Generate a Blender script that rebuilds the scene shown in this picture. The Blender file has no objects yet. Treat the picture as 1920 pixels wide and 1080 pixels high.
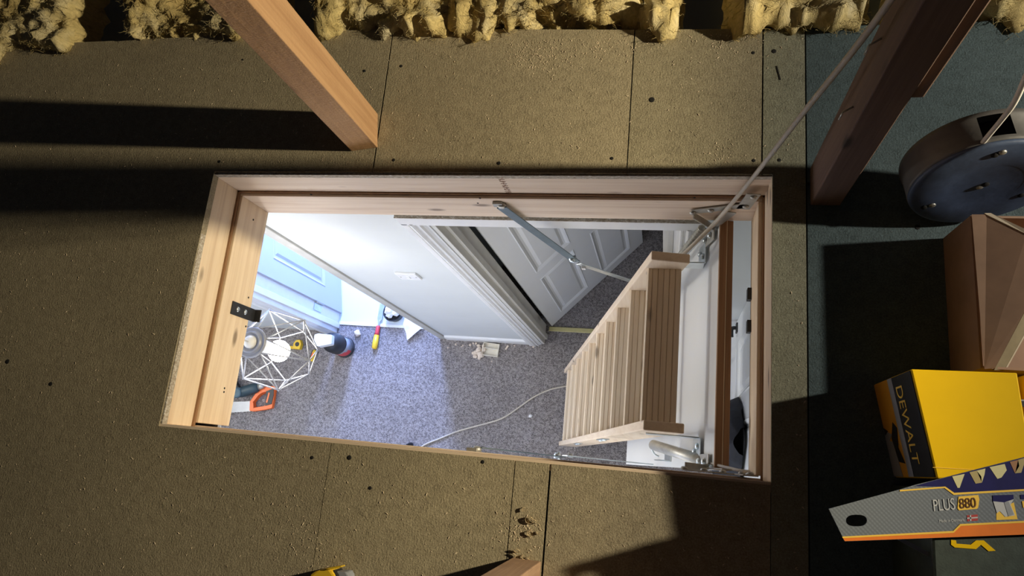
import bpy, bmesh, math, random
from mathutils import Vector, Matrix, Euler, noise
from mathutils.geometry import tessellate_polygon
random.seed(7)
C = bpy.context.scene.collection
PI = math.pi
# ------------------------------------------------------------------ camera, world, lights, exposure
CAM = Vector((1.1068, -0.0008, 1.3981)); EUL = Euler((0.25805, 0.20681, 0.09468), 'XYZ'); FPX = 1306.3
cam = bpy.data.objects.new('camera', bpy.data.cameras.new('camera')); C.objects.link(cam)
cam.location = CAM; cam.rotation_euler = EUL
cam.data.sensor_width = 36.0; cam.data.lens = 36.0 * FPX / 1920.0; cam.data.clip_start = 0.02
bpy.context.scene.camera = cam
vs = bpy.context.scene.view_settings
vs.view_transform = 'Standard'; vs.look = 'None'; vs.gamma = 1.0; vs.use_curve_mapping = False; vs.exposure = 0.0
wd = bpy.data.worlds.new('world'); bpy.context.scene.world = wd; wd.use_nodes = True
wd.node_tree.nodes['Background'].inputs[0].default_value = (0.75, 0.8, 1.0, 1)
wd.node_tree.nodes['Background'].inputs[1].default_value = 0.012

def lamp(name, kind, loc, power, color, **kw):
    l = bpy.data.lights.new(name, kind); l.energy = power; l.color = color
    for k, v in kw.items(): setattr(l, k, v)
    o = bpy.data.objects.new(name, l); C.objects.link(o); o.location = loc
    return o
LAMP = Vector((3.05, 0.60, 1.0))
# work lamp standing in the loft to the right: a warm flood beam and its cooler spill
w = lamp('loft_flood', 'SPOT', LAMP, 230, (1.0, 0.84, 0.52), spot_size=math.radians(160), spot_blend=0.12, shadow_soft_size=0.03)
w.rotation_euler = Vector((-0.656, 0, 0.755)).to_track_quat('-Z', 'Y').to_euler()
lamp('loft_spill', 'POINT', LAMP, 95, (1.0, 0.93, 0.80), shadow_soft_size=0.03)
# daylight through the far room's window
a = lamp('window_daylight', 'AREA', (-0.65, 2.42, -1.30), 150, (0.33, 0.47, 1.0), shape='RECTANGLE', size=0.34, size_y=1.0)
a.rotation_euler = Vector((0, -1, -0.30)).to_track_quat('-Z', 'Y').to_euler()
# added fill lamps at the landing's near side and left end, no window there
a = lamp('landing_fill', 'AREA', (0.30, -0.86, -1.05), 14, (1.0, 0.97, 0.93), shape='RECTANGLE', size=2.4, size_y=0.9)
a.rotation_euler = Vector((0, 1, 0)).to_track_quat('-Z', 'Y').to_euler()
a = lamp('landing_fill', 'AREA', (-2.35, 0.0, -0.46), 32, (1.0, 0.96, 0.90), shape='RECTANGLE', size=1.0, size_y=0.30)
a.rotation_euler = Vector((1, 0, 0)).to_track_quat('-Z', 'Y').to_euler()
BULB_STRENGTH = 105.0

# ------------------------------------------------------------------ helpers
RM = EUL.to_matrix()
def ray(x, y): return RM @ Vector(((x - 960) / FPX, -(y - 540) / FPX, -1.0))
def at(x, y, z):
    d = ray(x, y); return CAM + d * ((z - CAM.z) / d.z)
def aty(x, y, Y):
    d = ray(x, y); return CAM + d * ((Y - CAM.y) / d.y)

def tag(o, label=None, cat=None, group=None, kind=None):
    if label: o['label'] = label
    if cat: o['category'] = cat
    if group: o['group'] = group
    if kind: o['kind'] = kind
    return o
ORG = {}
def thing(name, label, cat, loc=(0, 0, 0), group=None, kind=None):
    o = bpy.data.objects.new(name, None); C.objects.link(o); o.location = loc; o.empty_display_size = 0.05
    ORG[o.name] = Vector(loc); return tag(o, label, cat, group, kind)

class MB:
    def __init__(s): s.v = []; s.f = []; s.sm = []
    def add(s, vs_, fs, smooth=False):
        b = len(s.v); s.v += [Vector(p) for p in vs_]
        for q in fs: s.f.append([b + i for i in q]); s.sm.append(smooth)
        return s
    def box(s, x0, x1, y0, y1, z0, z1):
        return s.add([(x, y, z) for z in (z0, z1) for y in (y0, y1) for x in (x0, x1)],
                     [(0, 2, 3, 1), (4, 5, 7, 6), (0, 1, 5, 4), (2, 6, 7, 3), (0, 4, 6, 2), (1, 3, 7, 5)])
    def obox(s, c, ax, ay, az, hx, hy, hz):
        c = Vector(c); ax, ay, az = [Vector(q).normalized() for q in (ax, ay, az)]
        if ax.cross(ay).dot(az) < 0: az = -az
        P = [c + ax * x + ay * y + az * z for z in (-hz, hz) for y in (-hy, hy) for x in (-hx, hx)]
        return s.add(P, [(0, 2, 3, 1), (4, 5, 7, 6), (0, 1, 5, 4), (2, 6, 7, 3), (0, 4, 6, 2), (1, 3, 7, 5)])
    def bar(s, p, q, wv, w_, t):
        """rectangular bar from p to q; wv = width direction, w_ width, t thickness"""
        p, q = Vector(p), Vector(q); d = (q - p); wv = Vector(wv); wv = (wv - d * (wv.dot(d) / d.dot(d))).normalized()
        n = d.normalized().cross(wv)
        return s.obox((p + q) / 2, d, wv, n, d.length / 2, w_ / 2, t / 2)
    def prism(s, poly, axis, a0, a1, smooth=False):
        n = len(poly)
        def m(p, a): return {'z': (p[0], p[1], a), 'x': (a, p[0], p[1]), 'y': (p[0], a, p[1])}[axis]
        vs_ = [m(p, a0) for p in poly] + [m(p, a1) for p in poly]
        area = sum(poly[i][0] * poly[(i + 1) % n][1] - poly[(i + 1) % n][0] * poly[i][1] for i in range(n))
        if axis == 'y': area = -area
        fs = [tuple(range(n - 1, -1, -1)), tuple(range(n, 2 * n))] + [(i, (i + 1) % n, n + (i + 1) % n, n + i) for i in range(n)]
        if area < 0: fs = [tuple(reversed(q)) for q in fs]
        return s.add(vs_, fs, smooth)
    def oprism(s, poly, o, u, v, n, h):
        """polygon in plane (o,u,v), extruded h along n"""
        o, u, v, n = Vector(o), Vector(u), Vector(v), Vector(n); k = len(poly)
        b = [o + u * p[0] + v * p[1] for p in poly]; t = [p + n * h for p in b]
        tris = tessellate_polygon([[Vector((p[0], p[1], 0)) for p in poly]])
        fs = [tuple(k + i for i in q) for q in tris] + [tuple(reversed(q)) for q in tris]
        fs += [(i, (i + 1) % k, k + (i + 1) % k, k + i) for i in range(k)]
        return s.add(b + t, fs)
    def plate(s, loops, z0, z1):
        """loops[0] outline and the rest holes, in XY, between z0 and z1"""
        L = [[Vector((p[0], p[1], 0)) for p in l] for l in loops]; flat = [p for l in L for p in l]; k = len(flat)
        tris = tessellate_polygon(L)
        vs_ = [(p.x, p.y, z1) for p in flat] + [(p.x, p.y, z0) for p in flat]; fs = []
        for q in tris:
            q = tuple(q); A, B_, D = [flat[i] for i in q]
            if (B_ - A).cross(D - A).z < 0: q = q[::-1]
            fs.append(q); fs.append(tuple(k + i for i in q[::-1]))
        b = 0
        for l in L:
            n = len(l); fs += [(b + i, b + (i + 1) % n, k + b + (i + 1) % n, k + b + i) for i in range(n)]; b += n
        return s.add(vs_, fs)
    def tube(s, pts, r, n=8, cap=True, smooth=True):
        pts = [Vector(p) for p in pts]; rs = r if isinstance(r, (list, tuple)) else [r] * len(pts)
        t0 = (pts[1] - pts[0]).normalized(); up = Vector((0, 0, 1)) if abs(t0.z) < 0.9 else Vector((1, 0, 0))
        a = t0.cross(up).normalized(); vs_ = []
        for i, p in enumerate(pts):
            t = (pts[min(i + 1, len(pts) - 1)] - pts[max(i - 1, 0)]).normalized()
            a = (a - t * a.dot(t)).normalized(); b = t.cross(a)
            vs_ += [p + (a * math.cos(2 * PI * k / n) + b * math.sin(2 * PI * k / n)) * rs[i] for k in range(n)]
        fs = [(i * n + k, i * n + (k + 1) % n, (i + 1) * n + (k + 1) % n, (i + 1) * n + k) for i in range(len(pts) - 1) for k in range(n)]
        b0 = len(s.v); s.add(vs_, fs, smooth)
        if cap:
            m = len(pts) - 1
            s.f.append([b0 + k for k in range(n - 1, -1, -1)]); s.sm.append(False)
            s.f.append([b0 + m * n + k for k in range(n)]); s.sm.append(False)
        return s
    def lathe(s, prof, o, axis=(0, 0, 1), n=24, smooth=True, skip=None, ref=None):
        """prof: (radius, height) from bottom up"""
        o = Vector(o); w_ = Vector(axis).normalized(); ref = Vector(ref) if ref else (Vector((1, 0, 0)) if abs(w_.x) < 0.9 else Vector((0, 1, 0)))
        u = (ref - w_ * ref.dot(w_)).normalized(); v = w_.cross(u)
        vs_ = [o + w_ * h + (u * math.cos(2 * PI * k / n) + v * math.sin(2 * PI * k / n)) * r for r, h in prof for k in range(n)]
        fs = []
        for i in range(len(prof) - 1):
            for k in range(n):
                if skip and skip(i, k): continue
                fs.append((i * n + k, i * n + (k + 1) % n, (i + 1) * n + (k + 1) % n, (i + 1) * n + k))
        b0 = len(s.v); s.add(vs_, fs, smooth); m = len(prof) - 1
        s.f.append([b0 + k for k in range(n - 1, -1, -1)]); s.sm.append(False)
        s.f.append([b0 + m * n + k for k in range(n)]); s.sm.append(False)
        return s
    def build(s, name, mat, parent=None, bevel=0.0, seg=2, autosm=False):
        off = Vector((0, 0, 0))
        if parent is not None: off = ORG.get(parent.name, Vector((0, 0, 0)))
        me = bpy.data.meshes.new(name)
        me.from_pydata([tuple(p - off) for p in s.v], [], s.f)
        for p, q in zip(me.polygons, s.sm): p.use_smooth = q
        me.validate(); me.update()
        if mat: me.materials.append(mat)
        o = bpy.data.objects.new(name, me); C.objects.link(o)
        if parent is not None:
            o.parent = parent; ORG[o.name] = off
        if bevel:
            b = o.modifiers.new('bevel', 'BEVEL'); b.width = bevel; b.segments = seg; b.limit_method = 'ANGLE'; b.angle_limit = 0.6
        return o
def solo(mb, name, mat, label, cat, group=None, kind=None, bevel=0.0, loc=None):
    """one-mesh thing with its origin at its base"""
    if loc is None:
        n = len(mb.v); loc = Vector((sum(p.x for p in mb.v) / n, sum(p.y for p in mb.v) / n, min(p.z for p in mb.v)))
    loc = Vector(loc); mb.v = [p - loc for p in mb.v]
    o = mb.build(name, mat, None, bevel); o.location = loc
    return tag(o, label, cat, group, kind)
def struct(mb, name, mat, label=None, parent=None, bevel=0.0):
    o = mb.build(name, mat, parent, bevel)
    if parent is None: tag(o, label, None, None, 'structure')
    return o
def spline(pts, k=8):
    pts = [Vector(p) for p in pts]; out = []
    for i in range(len(pts) - 1):
        p0, p1, p2, p3 = pts[max(i - 1, 0)], pts[i], pts[i + 1], pts[min(i + 2, len(pts) - 1)]
        for j in range(k):
            t = j / k
            out.append(0.5 * ((2 * p1) + (p2 - p0) * t + (2 * p0 - 5 * p1 + 4 * p2 - p3) * t * t + (3 * p1 - p0 - 3 * p2 + p3) * t ** 3))
    return out + [pts[-1]]
def text_mesh(txt, size, o, u, v, parent, mat, name, xs=1.0, lift=0.0):
    """flat lettering as a thin mesh on plane (o,u,v)"""
    cu = bpy.data.curves.new(name, 'FONT'); cu.body = txt; cu.size = size; cu.extrude = 0.0
    ob = bpy.data.objects.new(name, cu); C.objects.link(ob)
    dg = bpy.context.evaluated_depsgraph_get(); me = bpy.data.meshes.new_from_object(ob.evaluated_get(dg))
    bpy.data.objects.remove(ob)
    o, u, v = Vector(o), Vector(u).normalized(), Vector(v).normalized(); n = u.cross(v).normalized()
    mb = MB(); mb.add([o + u * (p.co.x * xs) + v * p.co.y + n * lift for p in me.vertices], [tuple(p.vertices) for p in me.polygons])
    return mb.build(name, mat, parent)

# ------------------------------------------------------------------ materials
class NT:
    def __init__(s, name):
        s.m = bpy.data.materials.new(name); s.m.use_nodes = True; s.t = s.m.node_tree
        s.b = s.t.nodes['Principled BSDF']; s.tc = s.t.nodes.new('ShaderNodeTexCoord')
    def n(s, typ, **kw):
        q = s.t.nodes.new(typ)
        for k, v in kw.items(): setattr(q, k, v)
        return q
    def l(s, a, b): s.t.links.new(a, b)
    def mapped(s, scale, src=None):
        mp = s.n('ShaderNodeMapping'); mp.inputs['Scale'].default_value = scale; s.l(src or s.tc.outputs['Object'], mp.inputs['Vector']); return mp.outputs[0]
    def noise(s, scale, detail=2.0, rough=0.5, vec=None, dist=0.0):
        q = s.n('ShaderNodeTexNoise'); q.inputs['Scale'].default_value = scale; q.inputs['Detail'].default_value = detail
        q.inputs['Roughness'].default_value = rough; q.inputs['Distortion'].default_value = dist
        s.l(vec or s.tc.outputs['Object'], q.inputs['Vector']); return q.outputs['Fac']
    def ramp(s, fac, stops):
        q = s.n('ShaderNodeValToRGB'); r = q.color_ramp
        while len(r.elements) < len(stops): r.elements.new(0.5)
        for e, (p, c) in zip(r.elements, stops): e.position = p; e.color = (*c, 1)
        s.l(fac, q.inputs[0]); return q.outputs[0]
    def mix(s, fac, a, b, mode='MIX'):
        q = s.n('ShaderNodeMix', data_type='RGBA', blend_type=mode)
        for sock, v in ((q.inputs[0], fac), (q.inputs[6], a), (q.inputs[7], b)):
            if isinstance(v, (int, float)): sock.default_value = v
            elif isinstance(v, tuple): sock.default_value = (*v, 1)
            else: s.l(v, sock)
        return q.outputs[2]
    def bump(s, h, strength, dist=0.01, prev=None):
        q = s.n('ShaderNodeBump'); q.inputs['Strength'].default_value = strength; q.inputs['Distance'].default_value = dist
        s.l(h, q.inputs['Height'])
        if prev: s.l(prev, q.inputs['Normal'])
        return q.outputs[0]
    def done(s, col=None, rough=0.6, normal=None, metal=0.0, spec=None):
        if isinstance(col, tuple): s.b.inputs['Base Color'].default_value = (*col, 1)
        elif col is not None: s.l(col, s.b.inputs['Base Color'])
        s.b.inputs['Roughness'].default_value = rough; s.b.inputs['Metallic'].default_value = metal
        if spec is not None: s.b.inputs['Specular IOR Level'].default_value = spec
        if normal is not None: s.l(normal, s.b.inputs['Normal'])
        return s.m
def plain(name, col, rough=0.5, metal=0.0, var=0.08, scale=30, bump=0.03, spec=None):
    t = NT(name); f = t.noise(scale, 4, 0.6)
    c = t.ramp(f, [(0.3, tuple(q * (1 - var) for q in col)), (0.7, tuple(min(1, q * (1 + var)) for q in col))])
    return t.done(c, rough, t.bump(t.noise(scale * 6, 2), bump, 0.002) if bump else None, metal, spec)
def wood(name, light, dark, axis, knot=True, rough=0.6, freq=1.0, wear=0.0, sawn=0.0, fmix=0.25):
    t = NT(name); sc = [26 * freq] * 3; sc['xyz'.index(axis)] = 1.1 * freq
    v = t.mapped(tuple(sc)); g = t.noise(1.0, 5, 0.6, v, 1.2)
    col = t.ramp(g, [(0.32, dark), (0.47, tuple((a + 2 * b) / 3 for a, b in zip(dark, light))), (0.6, light)])
    sc2 = [190.0] * 3; sc2['xyz'.index(axis)] = 5.0
    fine = t.noise(1.0, 3, 0.6, t.mapped(tuple(sc2)))
    col = t.mix(fmix, col, t.ramp(fine, [(0.35, dark), (0.6, light)]))
    if knot:
        vk = t.n('ShaderNodeTexVoronoi'); sk = [14.0] * 3; sk['xyz'.index(axis)] = 5.5
        t.l(t.mapped(tuple(sk)), vk.inputs['Vector']); vk.inputs['Scale'].default_value = 1.0
        kn = t.ramp(vk.outputs['Distance'], [(0.07, (1, 1, 1)), (0.16, (0, 0, 0))])
        col = t.mix(kn, col, tuple(q * 0.45 for q in dark))
    if wear:
        wn = t.ramp(t.noise(9, 5, 0.7), [(0.45, (0, 0, 0)), (0.7, (1, 1, 1))])
        col = t.mix(t.mix(wear, (0, 0, 0), wn), col, tuple(q * 0.5 for q in dark))
    nb = t.bump(fine, 0.25, 0.002)
    if sawn:
        ss = [60.0] * 3; ss['xyz'.index(axis)] = 420.0
        sm_ = t.noise(1.0, 3, 0.7, t.mapped(tuple(ss))); nb = t.bump(sm_, sawn, 0.004, nb); nb = t.bump(t.noise(45, 4, 0.7), sawn * 0.6, 0.006, nb)
    return t.done(col, rough, nb)

def chipboard(name, tint=(1, 1, 1)):
    t = NT(name)
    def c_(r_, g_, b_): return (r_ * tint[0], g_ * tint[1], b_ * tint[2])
    big = t.noise(2.2, 4, 0.6); fine = t.noise(300, 2, 0.7); mid = t.noise(60, 4, 0.65)
    c = t.ramp(fine, [(0.25, c_(0.17, 0.14, 0.09)), (0.5, c_(0.37, 0.315, 0.215)), (0.75, c_(0.62, 0.54, 0.38))])
    c = t.mix(0.5, c, t.ramp(mid, [(0.3, c_(0.27, 0.225, 0.15)), (0.7, c_(0.47, 0.405, 0.28))]))
    c = t.mix(0.5, c, t.ramp(big, [(0.3, (0.62, 0.62, 0.62)), (0.7, (1.1, 1.08, 1.04))]), 'MULTIPLY')
    sf = t.noise(1.0, 3, 0.6, t.mapped((230, 130, 100)))
    b = t.bump(sf, 0.28, 0.004); b = t.bump(fine, 0.35, 0.003, b)
    # sparse raised shavings and dust
    vo = t.n('ShaderNodeTexVoronoi'); vo.inputs['Scale'].default_value = 95; t.l(t.tc.outputs['Object'], vo.inputs['Vector'])
    du = t.ramp(t.noise(34, 6, 0.8), [(0.56, (0, 0, 0)), (0.66, (1, 1, 1))])
    b = t.bump(du, 0.35, 0.004, b)
    sp = t.ramp(vo.outputs['Distance'], [(0.10, (1, 1, 1)), (0.17, (0, 0, 0))]); b = t.bump(sp, 0.3, 0.003, b)
    return t.done(c, 0.85, b, spec=0.2)
M = {}
M['chip'] = [chipboard('chipboard_a'), chipboard('chipboard_b', (1.08, 1.08, 1.06)), chipboard('chipboard_c', (0.95, 0.97, 0.95)), chipboard('chipboard_cool_lit', (0.27, 0.43, 0.66)), chipboard('chipboard_light_fade', (0.80, 0.92, 0.97))]  # last two tints carry the cool light at the right in their colour
M['pine_x'] = wood('pine_along_x', (0.86, 0.71, 0.56), (0.68, 0.51, 0.37), 'x')
M['pine_y'] = wood('pine_along_y', (0.86, 0.69, 0.49), (0.68, 0.50, 0.33), 'y')
M['pine_ladder'] = wood('ladder_timber', (0.84, 0.70, 0.52), (0.70, 0.54, 0.37), 'y', freq=1.3, fmix=0.1)
M['pine_string'] = wood('ladder_stringer_timber', (0.84, 0.70, 0.53), (0.72, 0.56, 0.40), 'z', freq=1.2)
M['batten'] = wood('shaded_batten', (0.36, 0.20, 0.10), (0.22, 0.115, 0.055), 'y', knot=False)  # shade on the edge strips and frame gap put into the brown
M['post_new'] = wood('sawn_new_timber', (0.55, 0.33, 0.17), (0.36, 0.19, 0.09), 'z', freq=0.8, rough=0.8, sawn=0.55)
M['post_old'] = wood('dark_old_timber', (0.17, 0.105, 0.08), (0.085, 0.05, 0.04), 'z', freq=0.8, rough=0.8)
M['post_mid'] = wood('brown_old_timber', (0.42, 0.27, 0.17), (0.28, 0.16, 0.10), 'z', freq=0.8, rough=0.8, wear=0.5)
M['white'] = plain('white_paint', (0.78, 0.80, 0.80), 0.45, var=0.02, scale=6)
M['wall'] = plain('wall_paint', (0.63, 0.66, 0.665), 0.7, var=0.025, scale=5)
M['gloss'] = plain('white_gloss', (0.80, 0.81, 0.81), 0.3, var=0.03, scale=20)
M['doorpaint'] = plain('door_paint', (0.80, 0.82, 0.83), 0.45, var=0.02, scale=5)
M['jamb'] = plain('jamb_primer', (0.62, 0.61, 0.57), 0.6, var=0.05, scale=9)
M['cream'] = plain('bare_filler', (0.46, 0.455, 0.43), 0.8, var=0.08, scale=18)
M['melamine'] = plain('white_melamine', (0.74, 0.76, 0.76), 0.4, var=0.02, scale=4)
M['steel'] = plain('zinc_plated_steel', (0.62, 0.68, 0.70), 0.32, 0.85, 0.12, 40)
M['bar'] = plain('blue_grey_steel', (0.17, 0.22, 0.245), 0.42, 0.4, 0.12, 40)
M['dull'] = plain('dull_steel', (0.47, 0.46, 0.42), 0.45, 0.7, 0.15, 50)
M['wire'] = plain('cage_wire_grey', (0.40, 0.40, 0.41), 0.4, 0.3, 0.03, 20)
M['black'] = plain('black_plastic', (0.02, 0.021, 0.024), 0.45, var=0.2)
M['hole'] = plain('dark_hole', (0.012, 0.011, 0.01), 0.9, var=0.1)
M['cable'] = plain('beige_flex', (0.55, 0.50, 0.42), 0.6, var=0.1, scale=60)
M['white_flex'] = plain('white_flex', (0.62, 0.60, 0.58), 0.5, var=0.06, scale=60)
M['drum_f'] = plain('blue_black_plastic', (0.065, 0.095, 0.175), 0.55, var=0.25, scale=25, bump=0.1)
M['drum_s'] = plain('grey_black_plastic', (0.10, 0.098, 0.10), 0.55, var=0.3, scale=18, bump=0.1)
M['yellow'] = plain('yellow_card', (0.84, 0.53, 0.004), 0.6, var=0.03, scale=12, spec=0.12)
M['orangeprint'] = plain('amber_print', (0.75, 0.36, 0.03), 0.5, var=0.05)
M['greyprint'] = plain('grey_print', (0.30, 0.32, 0.36), 0.5, var=0.1)
M['card'] = plain('brown_card', (0.40, 0.255, 0.17), 0.85, var=0.12, scale=14, bump=0.06)
M['cardedge'] = plain('pale_card_edge', (0.72, 0.62, 0.46), 0.85, var=0.08)
M['carddark'] = plain('olive_card', (0.26, 0.21, 0.12), 0.85, var=0.15)
M['case'] = plain('dark_green_card', (0.035, 0.05, 0.042), 0.6, var=0.25, scale=60, bump=0.1)
M['orange'] = plain('orange_print', (0.80, 0.20, 0.02), 0.5, var=0.06)
M['yline'] = plain('gold_print', (0.90, 0.58, 0.08), 0.5, var=0.04)
M['blue'] = plain('navy_print', (0.014, 0.014, 0.10), 0.5, var=0.15, spec=0.2)
M['tooth'] = plain('cream_print', (0.66, 0.62, 0.34), 0.6, var=0.05)
M['tooth2'] = plain('tan_print', (0.42, 0.34, 0.15), 0.6, var=0.05)
M['tooth3'] = plain('brown_print', (0.34, 0.17, 0.08), 0.6, var=0.05)
M['lightprint'] = plain('pale_print', (0.52, 0.54, 0.57), 0.5, var=0.03)
M['brownprint'] = plain('dark_brown_print', (0.12, 0.05, 0.015), 0.5, var=0.05)
M['redprint'] = plain('red_print', (0.42, 0.05, 0.05), 0.5, var=0.05)
M['redp'] = plain('red_plastic', (0.62, 0.05, 0.06), 0.4, var=0.06)
M['yellowp'] = plain('yellow_plastic', (0.80, 0.52, 0.03), 0.4, var=0.06)
M['orangep'] = plain('orange_plastic', (0.85, 0.16, 0.03), 0.4, var=0.05)
M['teal'] = plain('teal_plastic', (0.03, 0.06, 0.075), 0.45, var=0.1)
M['blade'] = plain('bare_steel', (0.32, 0.33, 0.35), 0.35, 0.6, 0.06, 30)
M['paper'] = plain('white_paper', (0.80, 0.80, 0.80), 0.8, var=0.03)
M['plaster'] = plain('plaster_bits', (0.72, 0.62, 0.52), 0.9, var=0.15, scale=80)
M['ivory'] = plain('ivory_plastic', (0.72, 0.68, 0.58), 0.5, var=0.05)
M['shaving'] = plain('wood_shaving', (0.62, 0.47, 0.27), 0.8, var=0.15, scale=90)
M['cloth_d'] = plain('dark_fabric', (0.018, 0.02, 0.027), 0.95, var=0.3, scale=40, bump=0.2)
M['gold'] = plain('brass_strip', (0.68, 0.62, 0.30), 0.35, 0.3, 0.08)
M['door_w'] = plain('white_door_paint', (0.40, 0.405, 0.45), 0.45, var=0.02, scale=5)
M['vinyl'] = plain('white_vinyl', (0.66, 0.74, 0.78), 0.5, var=0.02, scale=4)
def mdf_edge():
    t = NT('raw_board_edge'); f = t.noise(110, 3, 0.7, t.mapped((1, 2.0, 2.0)))
    return t.done(t.ramp(f, [(0.35, (0.30, 0.24, 0.17)), (0.6, (0.55, 0.50, 0.42)), (0.68, (0.80, 0.78, 0.74))]), 0.9, t.bump(f, 0.5, 0.003))
M['edge'] = mdf_edge()
def sleeve_print():
    t = NT('grey_hatched_print')
    c = (0.13, 0.15, 0.18)
    w1 = t.n('ShaderNodeTexWave', wave_type='BANDS', bands_direction='DIAGONAL'); w1.inputs['Scale'].default_value = 95; w1.inputs['Distortion'].default_value = 0.4
    t.l(t.tc.outputs['Object'], w1.inputs['Vector'])
    w2 = t.n('ShaderNodeTexWave', wave_type='BANDS', bands_direction='DIAGONAL'); w2.inputs['Scale'].default_value = 95; w2.inputs['Distortion'].default_value = 0.4
    t.l(t.mapped((1, -1, 1)), w2.inputs['Vector'])
    m1 = t.mix(0.5, w1.outputs['Color'], w2.outputs['Color'], 'MULTIPLY')
    return t.done(t.mix(t.mix(0.45, (0, 0, 0), m1), c, (0.27, 0.31, 0.37)), 0.5)
M['sleeve'] = sleeve_print()
def carpet(name, base):
    t = NT(name); n1 = t.noise(210, 2, 0.8); n2 = t.noise(95, 3, 0.7); n3 = t.noise(4, 3, 0.6)
    lo = tuple(q * 0.25 for q in base); hi = tuple(min(1, q * 2.1) for q in base)
    c = t.ramp(n1, [(0.36, lo), (0.5, base), (0.62, hi)])
    c = t.mix(0.45, c, t.ramp(n2, [(0.38, lo), (0.62, hi)]))
    c = t.mix(0.5, c, t.ramp(n3, [(0.3, (0.75, 0.72, 0.70)), (0.7, (1.1, 1.1, 1.12))]), 'MULTIPLY')
    return t.done(c, 0.95, t.bump(n1, 0.8, 0.01, t.bump(n2, 0.6, 0.01)), spec=0.05)
M['carpet'] = carpet('flecked_carpet', (0.29, 0.268, 0.262))
def glasswool():
    t = NT('glass_wool'); a_ = t.noise(5, 4, 0.65); f = t.noise(55, 5, 0.75, t.mapped((1, 1, 0.5)), 2.0)
    c = t.ramp(a_, [(0.25, (0.52, 0.38, 0.15)), (0.5, (0.74, 0.60, 0.28)), (0.75, (0.82, 0.76, 0.55))])
    c = t.mix(0.6, c, t.ramp(f, [(0.3, (0.45, 0.42, 0.36)), (0.65, (1.15, 1.12, 1.1))]), 'MULTIPLY')
    return t.done(c, 0.95, t.bump(f, 0.6, 0.012), spec=0.05)
M['wool'] = glasswool()
def emitter(name, col, s_):
    t = NT(name); t.b.inputs['Emission Color'].default_value = (*col, 1); t.b.inputs['Emission Strength'].default_value = s_
    return t.done((0.9, 0.9, 0.9), 0.4)
M['bulb'] = emitter('lit_bulb', (1.0, 0.94, 0.86), BULB_STRENGTH)

# ------------------------------------------------------------------ loft floor
FZ = -2.5          # room floor below the hatch; loft boards are at z = 0
fl = thing('floor', 'worn chipboard loft floor boards around the open hatch', None, (0, 0, -0.02), None, 'structure')
G = 0.0012
def board(poly, mi, g=G):
    cx = sum(p[0] for p in poly) / len(poly)
    return struct(MB().plate([poly], -0.020, 0.0), 'chipboard_panel', M['chip'][mi], None, fl)
board([(-1.5, -0.75), (-0.3005, -0.75), (-0.3005, 0.992), (-1.5, 0.994)], 0)
board([(-0.2995, -0.75), (0.4195, -0.75), (0.4195, -0.006), (-0.004, -0.006), (0.003, 0.611), (0.4195, 0.611), (0.4180, 0.990), (-0.2995, 0.993)], 0)
board([(0.4235, 0.611), (1.0045, 0.609), (1.0040, 0.958), (0.4215, 0.989)], 1)
board([(1.0068, 0.609), (1.2785, 0.608), (1.2785, 0.947), (1.0068, 0.958)], 2)
board([(1.2815, 0.608), (1.3010, 0.608), (1.3010, -0.75), (1.3640, -0.75), (1.3640, 0.946), (1.2815, 0.947)], 4)  # half tint: fade from warm to cool light painted on this panel
board([(1.3670, -0.75), (3.3, -0.75), (3.3, 0.93), (1.3670, 0.946)], 3)  # dark blue-green tint stands for the cooler, weaker light on this side
board([(0.4212, -0.75), (0.8185, -0.75), (0.8185, -0.006), (0.4212, -0.006)], 1)
board([(0.8205, -0.75), (0.8885, -0.75), (0.8885, -0.006), (0.8205, -0.006)], 1)
board([(0.8925, -0.75), (1.2998, -0.75), (1.2998, -0.006), (0.8925, -0.006)], 0)
struct(MB().box(-0.3008, -0.2992, -0.75, 0.655, -0.004, -0.0001), 'joint_dust', plain('packed_dust', (0.47, 0.41, 0.30), 0.9, var=0.45, scale=45), None, fl)
# nail heads and screw holes that show
for px, py, r in ((683, 133, 3), (752, 124, 3), (1222, 187, 5), (1451, 96, 4), (1412, 99, 3), (935, 306, 3.5), (1147, 297, 3), (1413, 301, 3), (1461, 300, 3),
                  (585, 858, 3), (655, 858, 4), (905, 866, 3), (14, 678, 4.5), (95, 720, 4), (411, 303, 3), (738, 300, 3), (694, 915, 3), (1720, 426, 4), (1515, 345, 3), (455, 112, 2)):
    p = at(px, py, 0); rr = r * 0.0011
    struct(MB().lathe([(rr * 1.2, 0.0002), (rr, 0.0008), (rr * 0.5, 0.0009)], (p.x, p.y, 0), n=8), 'nail_head', M['hole'], None, fl)
p, q = at(1456, 124, 0), at(1463, 150, 0)
struct(MB().bar((p.x, p.y, 0.0006), (q.x, q.y, 0.0006), (1, 0, 0), 0.0025, 0.0012), 'saw_nick', M['hole'], None, fl)

# loose sawdust and flakes lying on the boards
rd = random.Random(21); sd = MB()
def flake(x, y, r):
    a_ = rd.uniform(0, PI); u = Vector((math.cos(a_), math.sin(a_), rd.uniform(-.3, .3))); v = Vector((-u.y, u.x, rd.uniform(-.2, .2))); c = Vector((x, y, r * 0.35)); h = Vector((0, 0, r * 0.35)); l_ = rd.uniform(0.8, 2.2)
    b = [c + u * r * l_, c + v * r * 0.6, c - u * r * l_, c - v * r * 0.6]
    sd.add([*b, c + h, c - h], [(0, 1, 4), (1, 2, 4), (2, 3, 4), (3, 0, 4), (1, 0, 5), (2, 1, 5), (3, 2, 5), (0, 3, 5)])
def inside(x, y): return -0.03 < x < 1.33 and -0.02 < y < 0.63
k = 0
while k < 2200:
    x, y = rd.uniform(-0.9, 1.36), rd.uniform(-0.42, 0.93)
    if not inside(x, y): flake(x, y, rd.choice((0.0008, 0.0011, 0.0015, 0.0021))); k += 1
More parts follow.
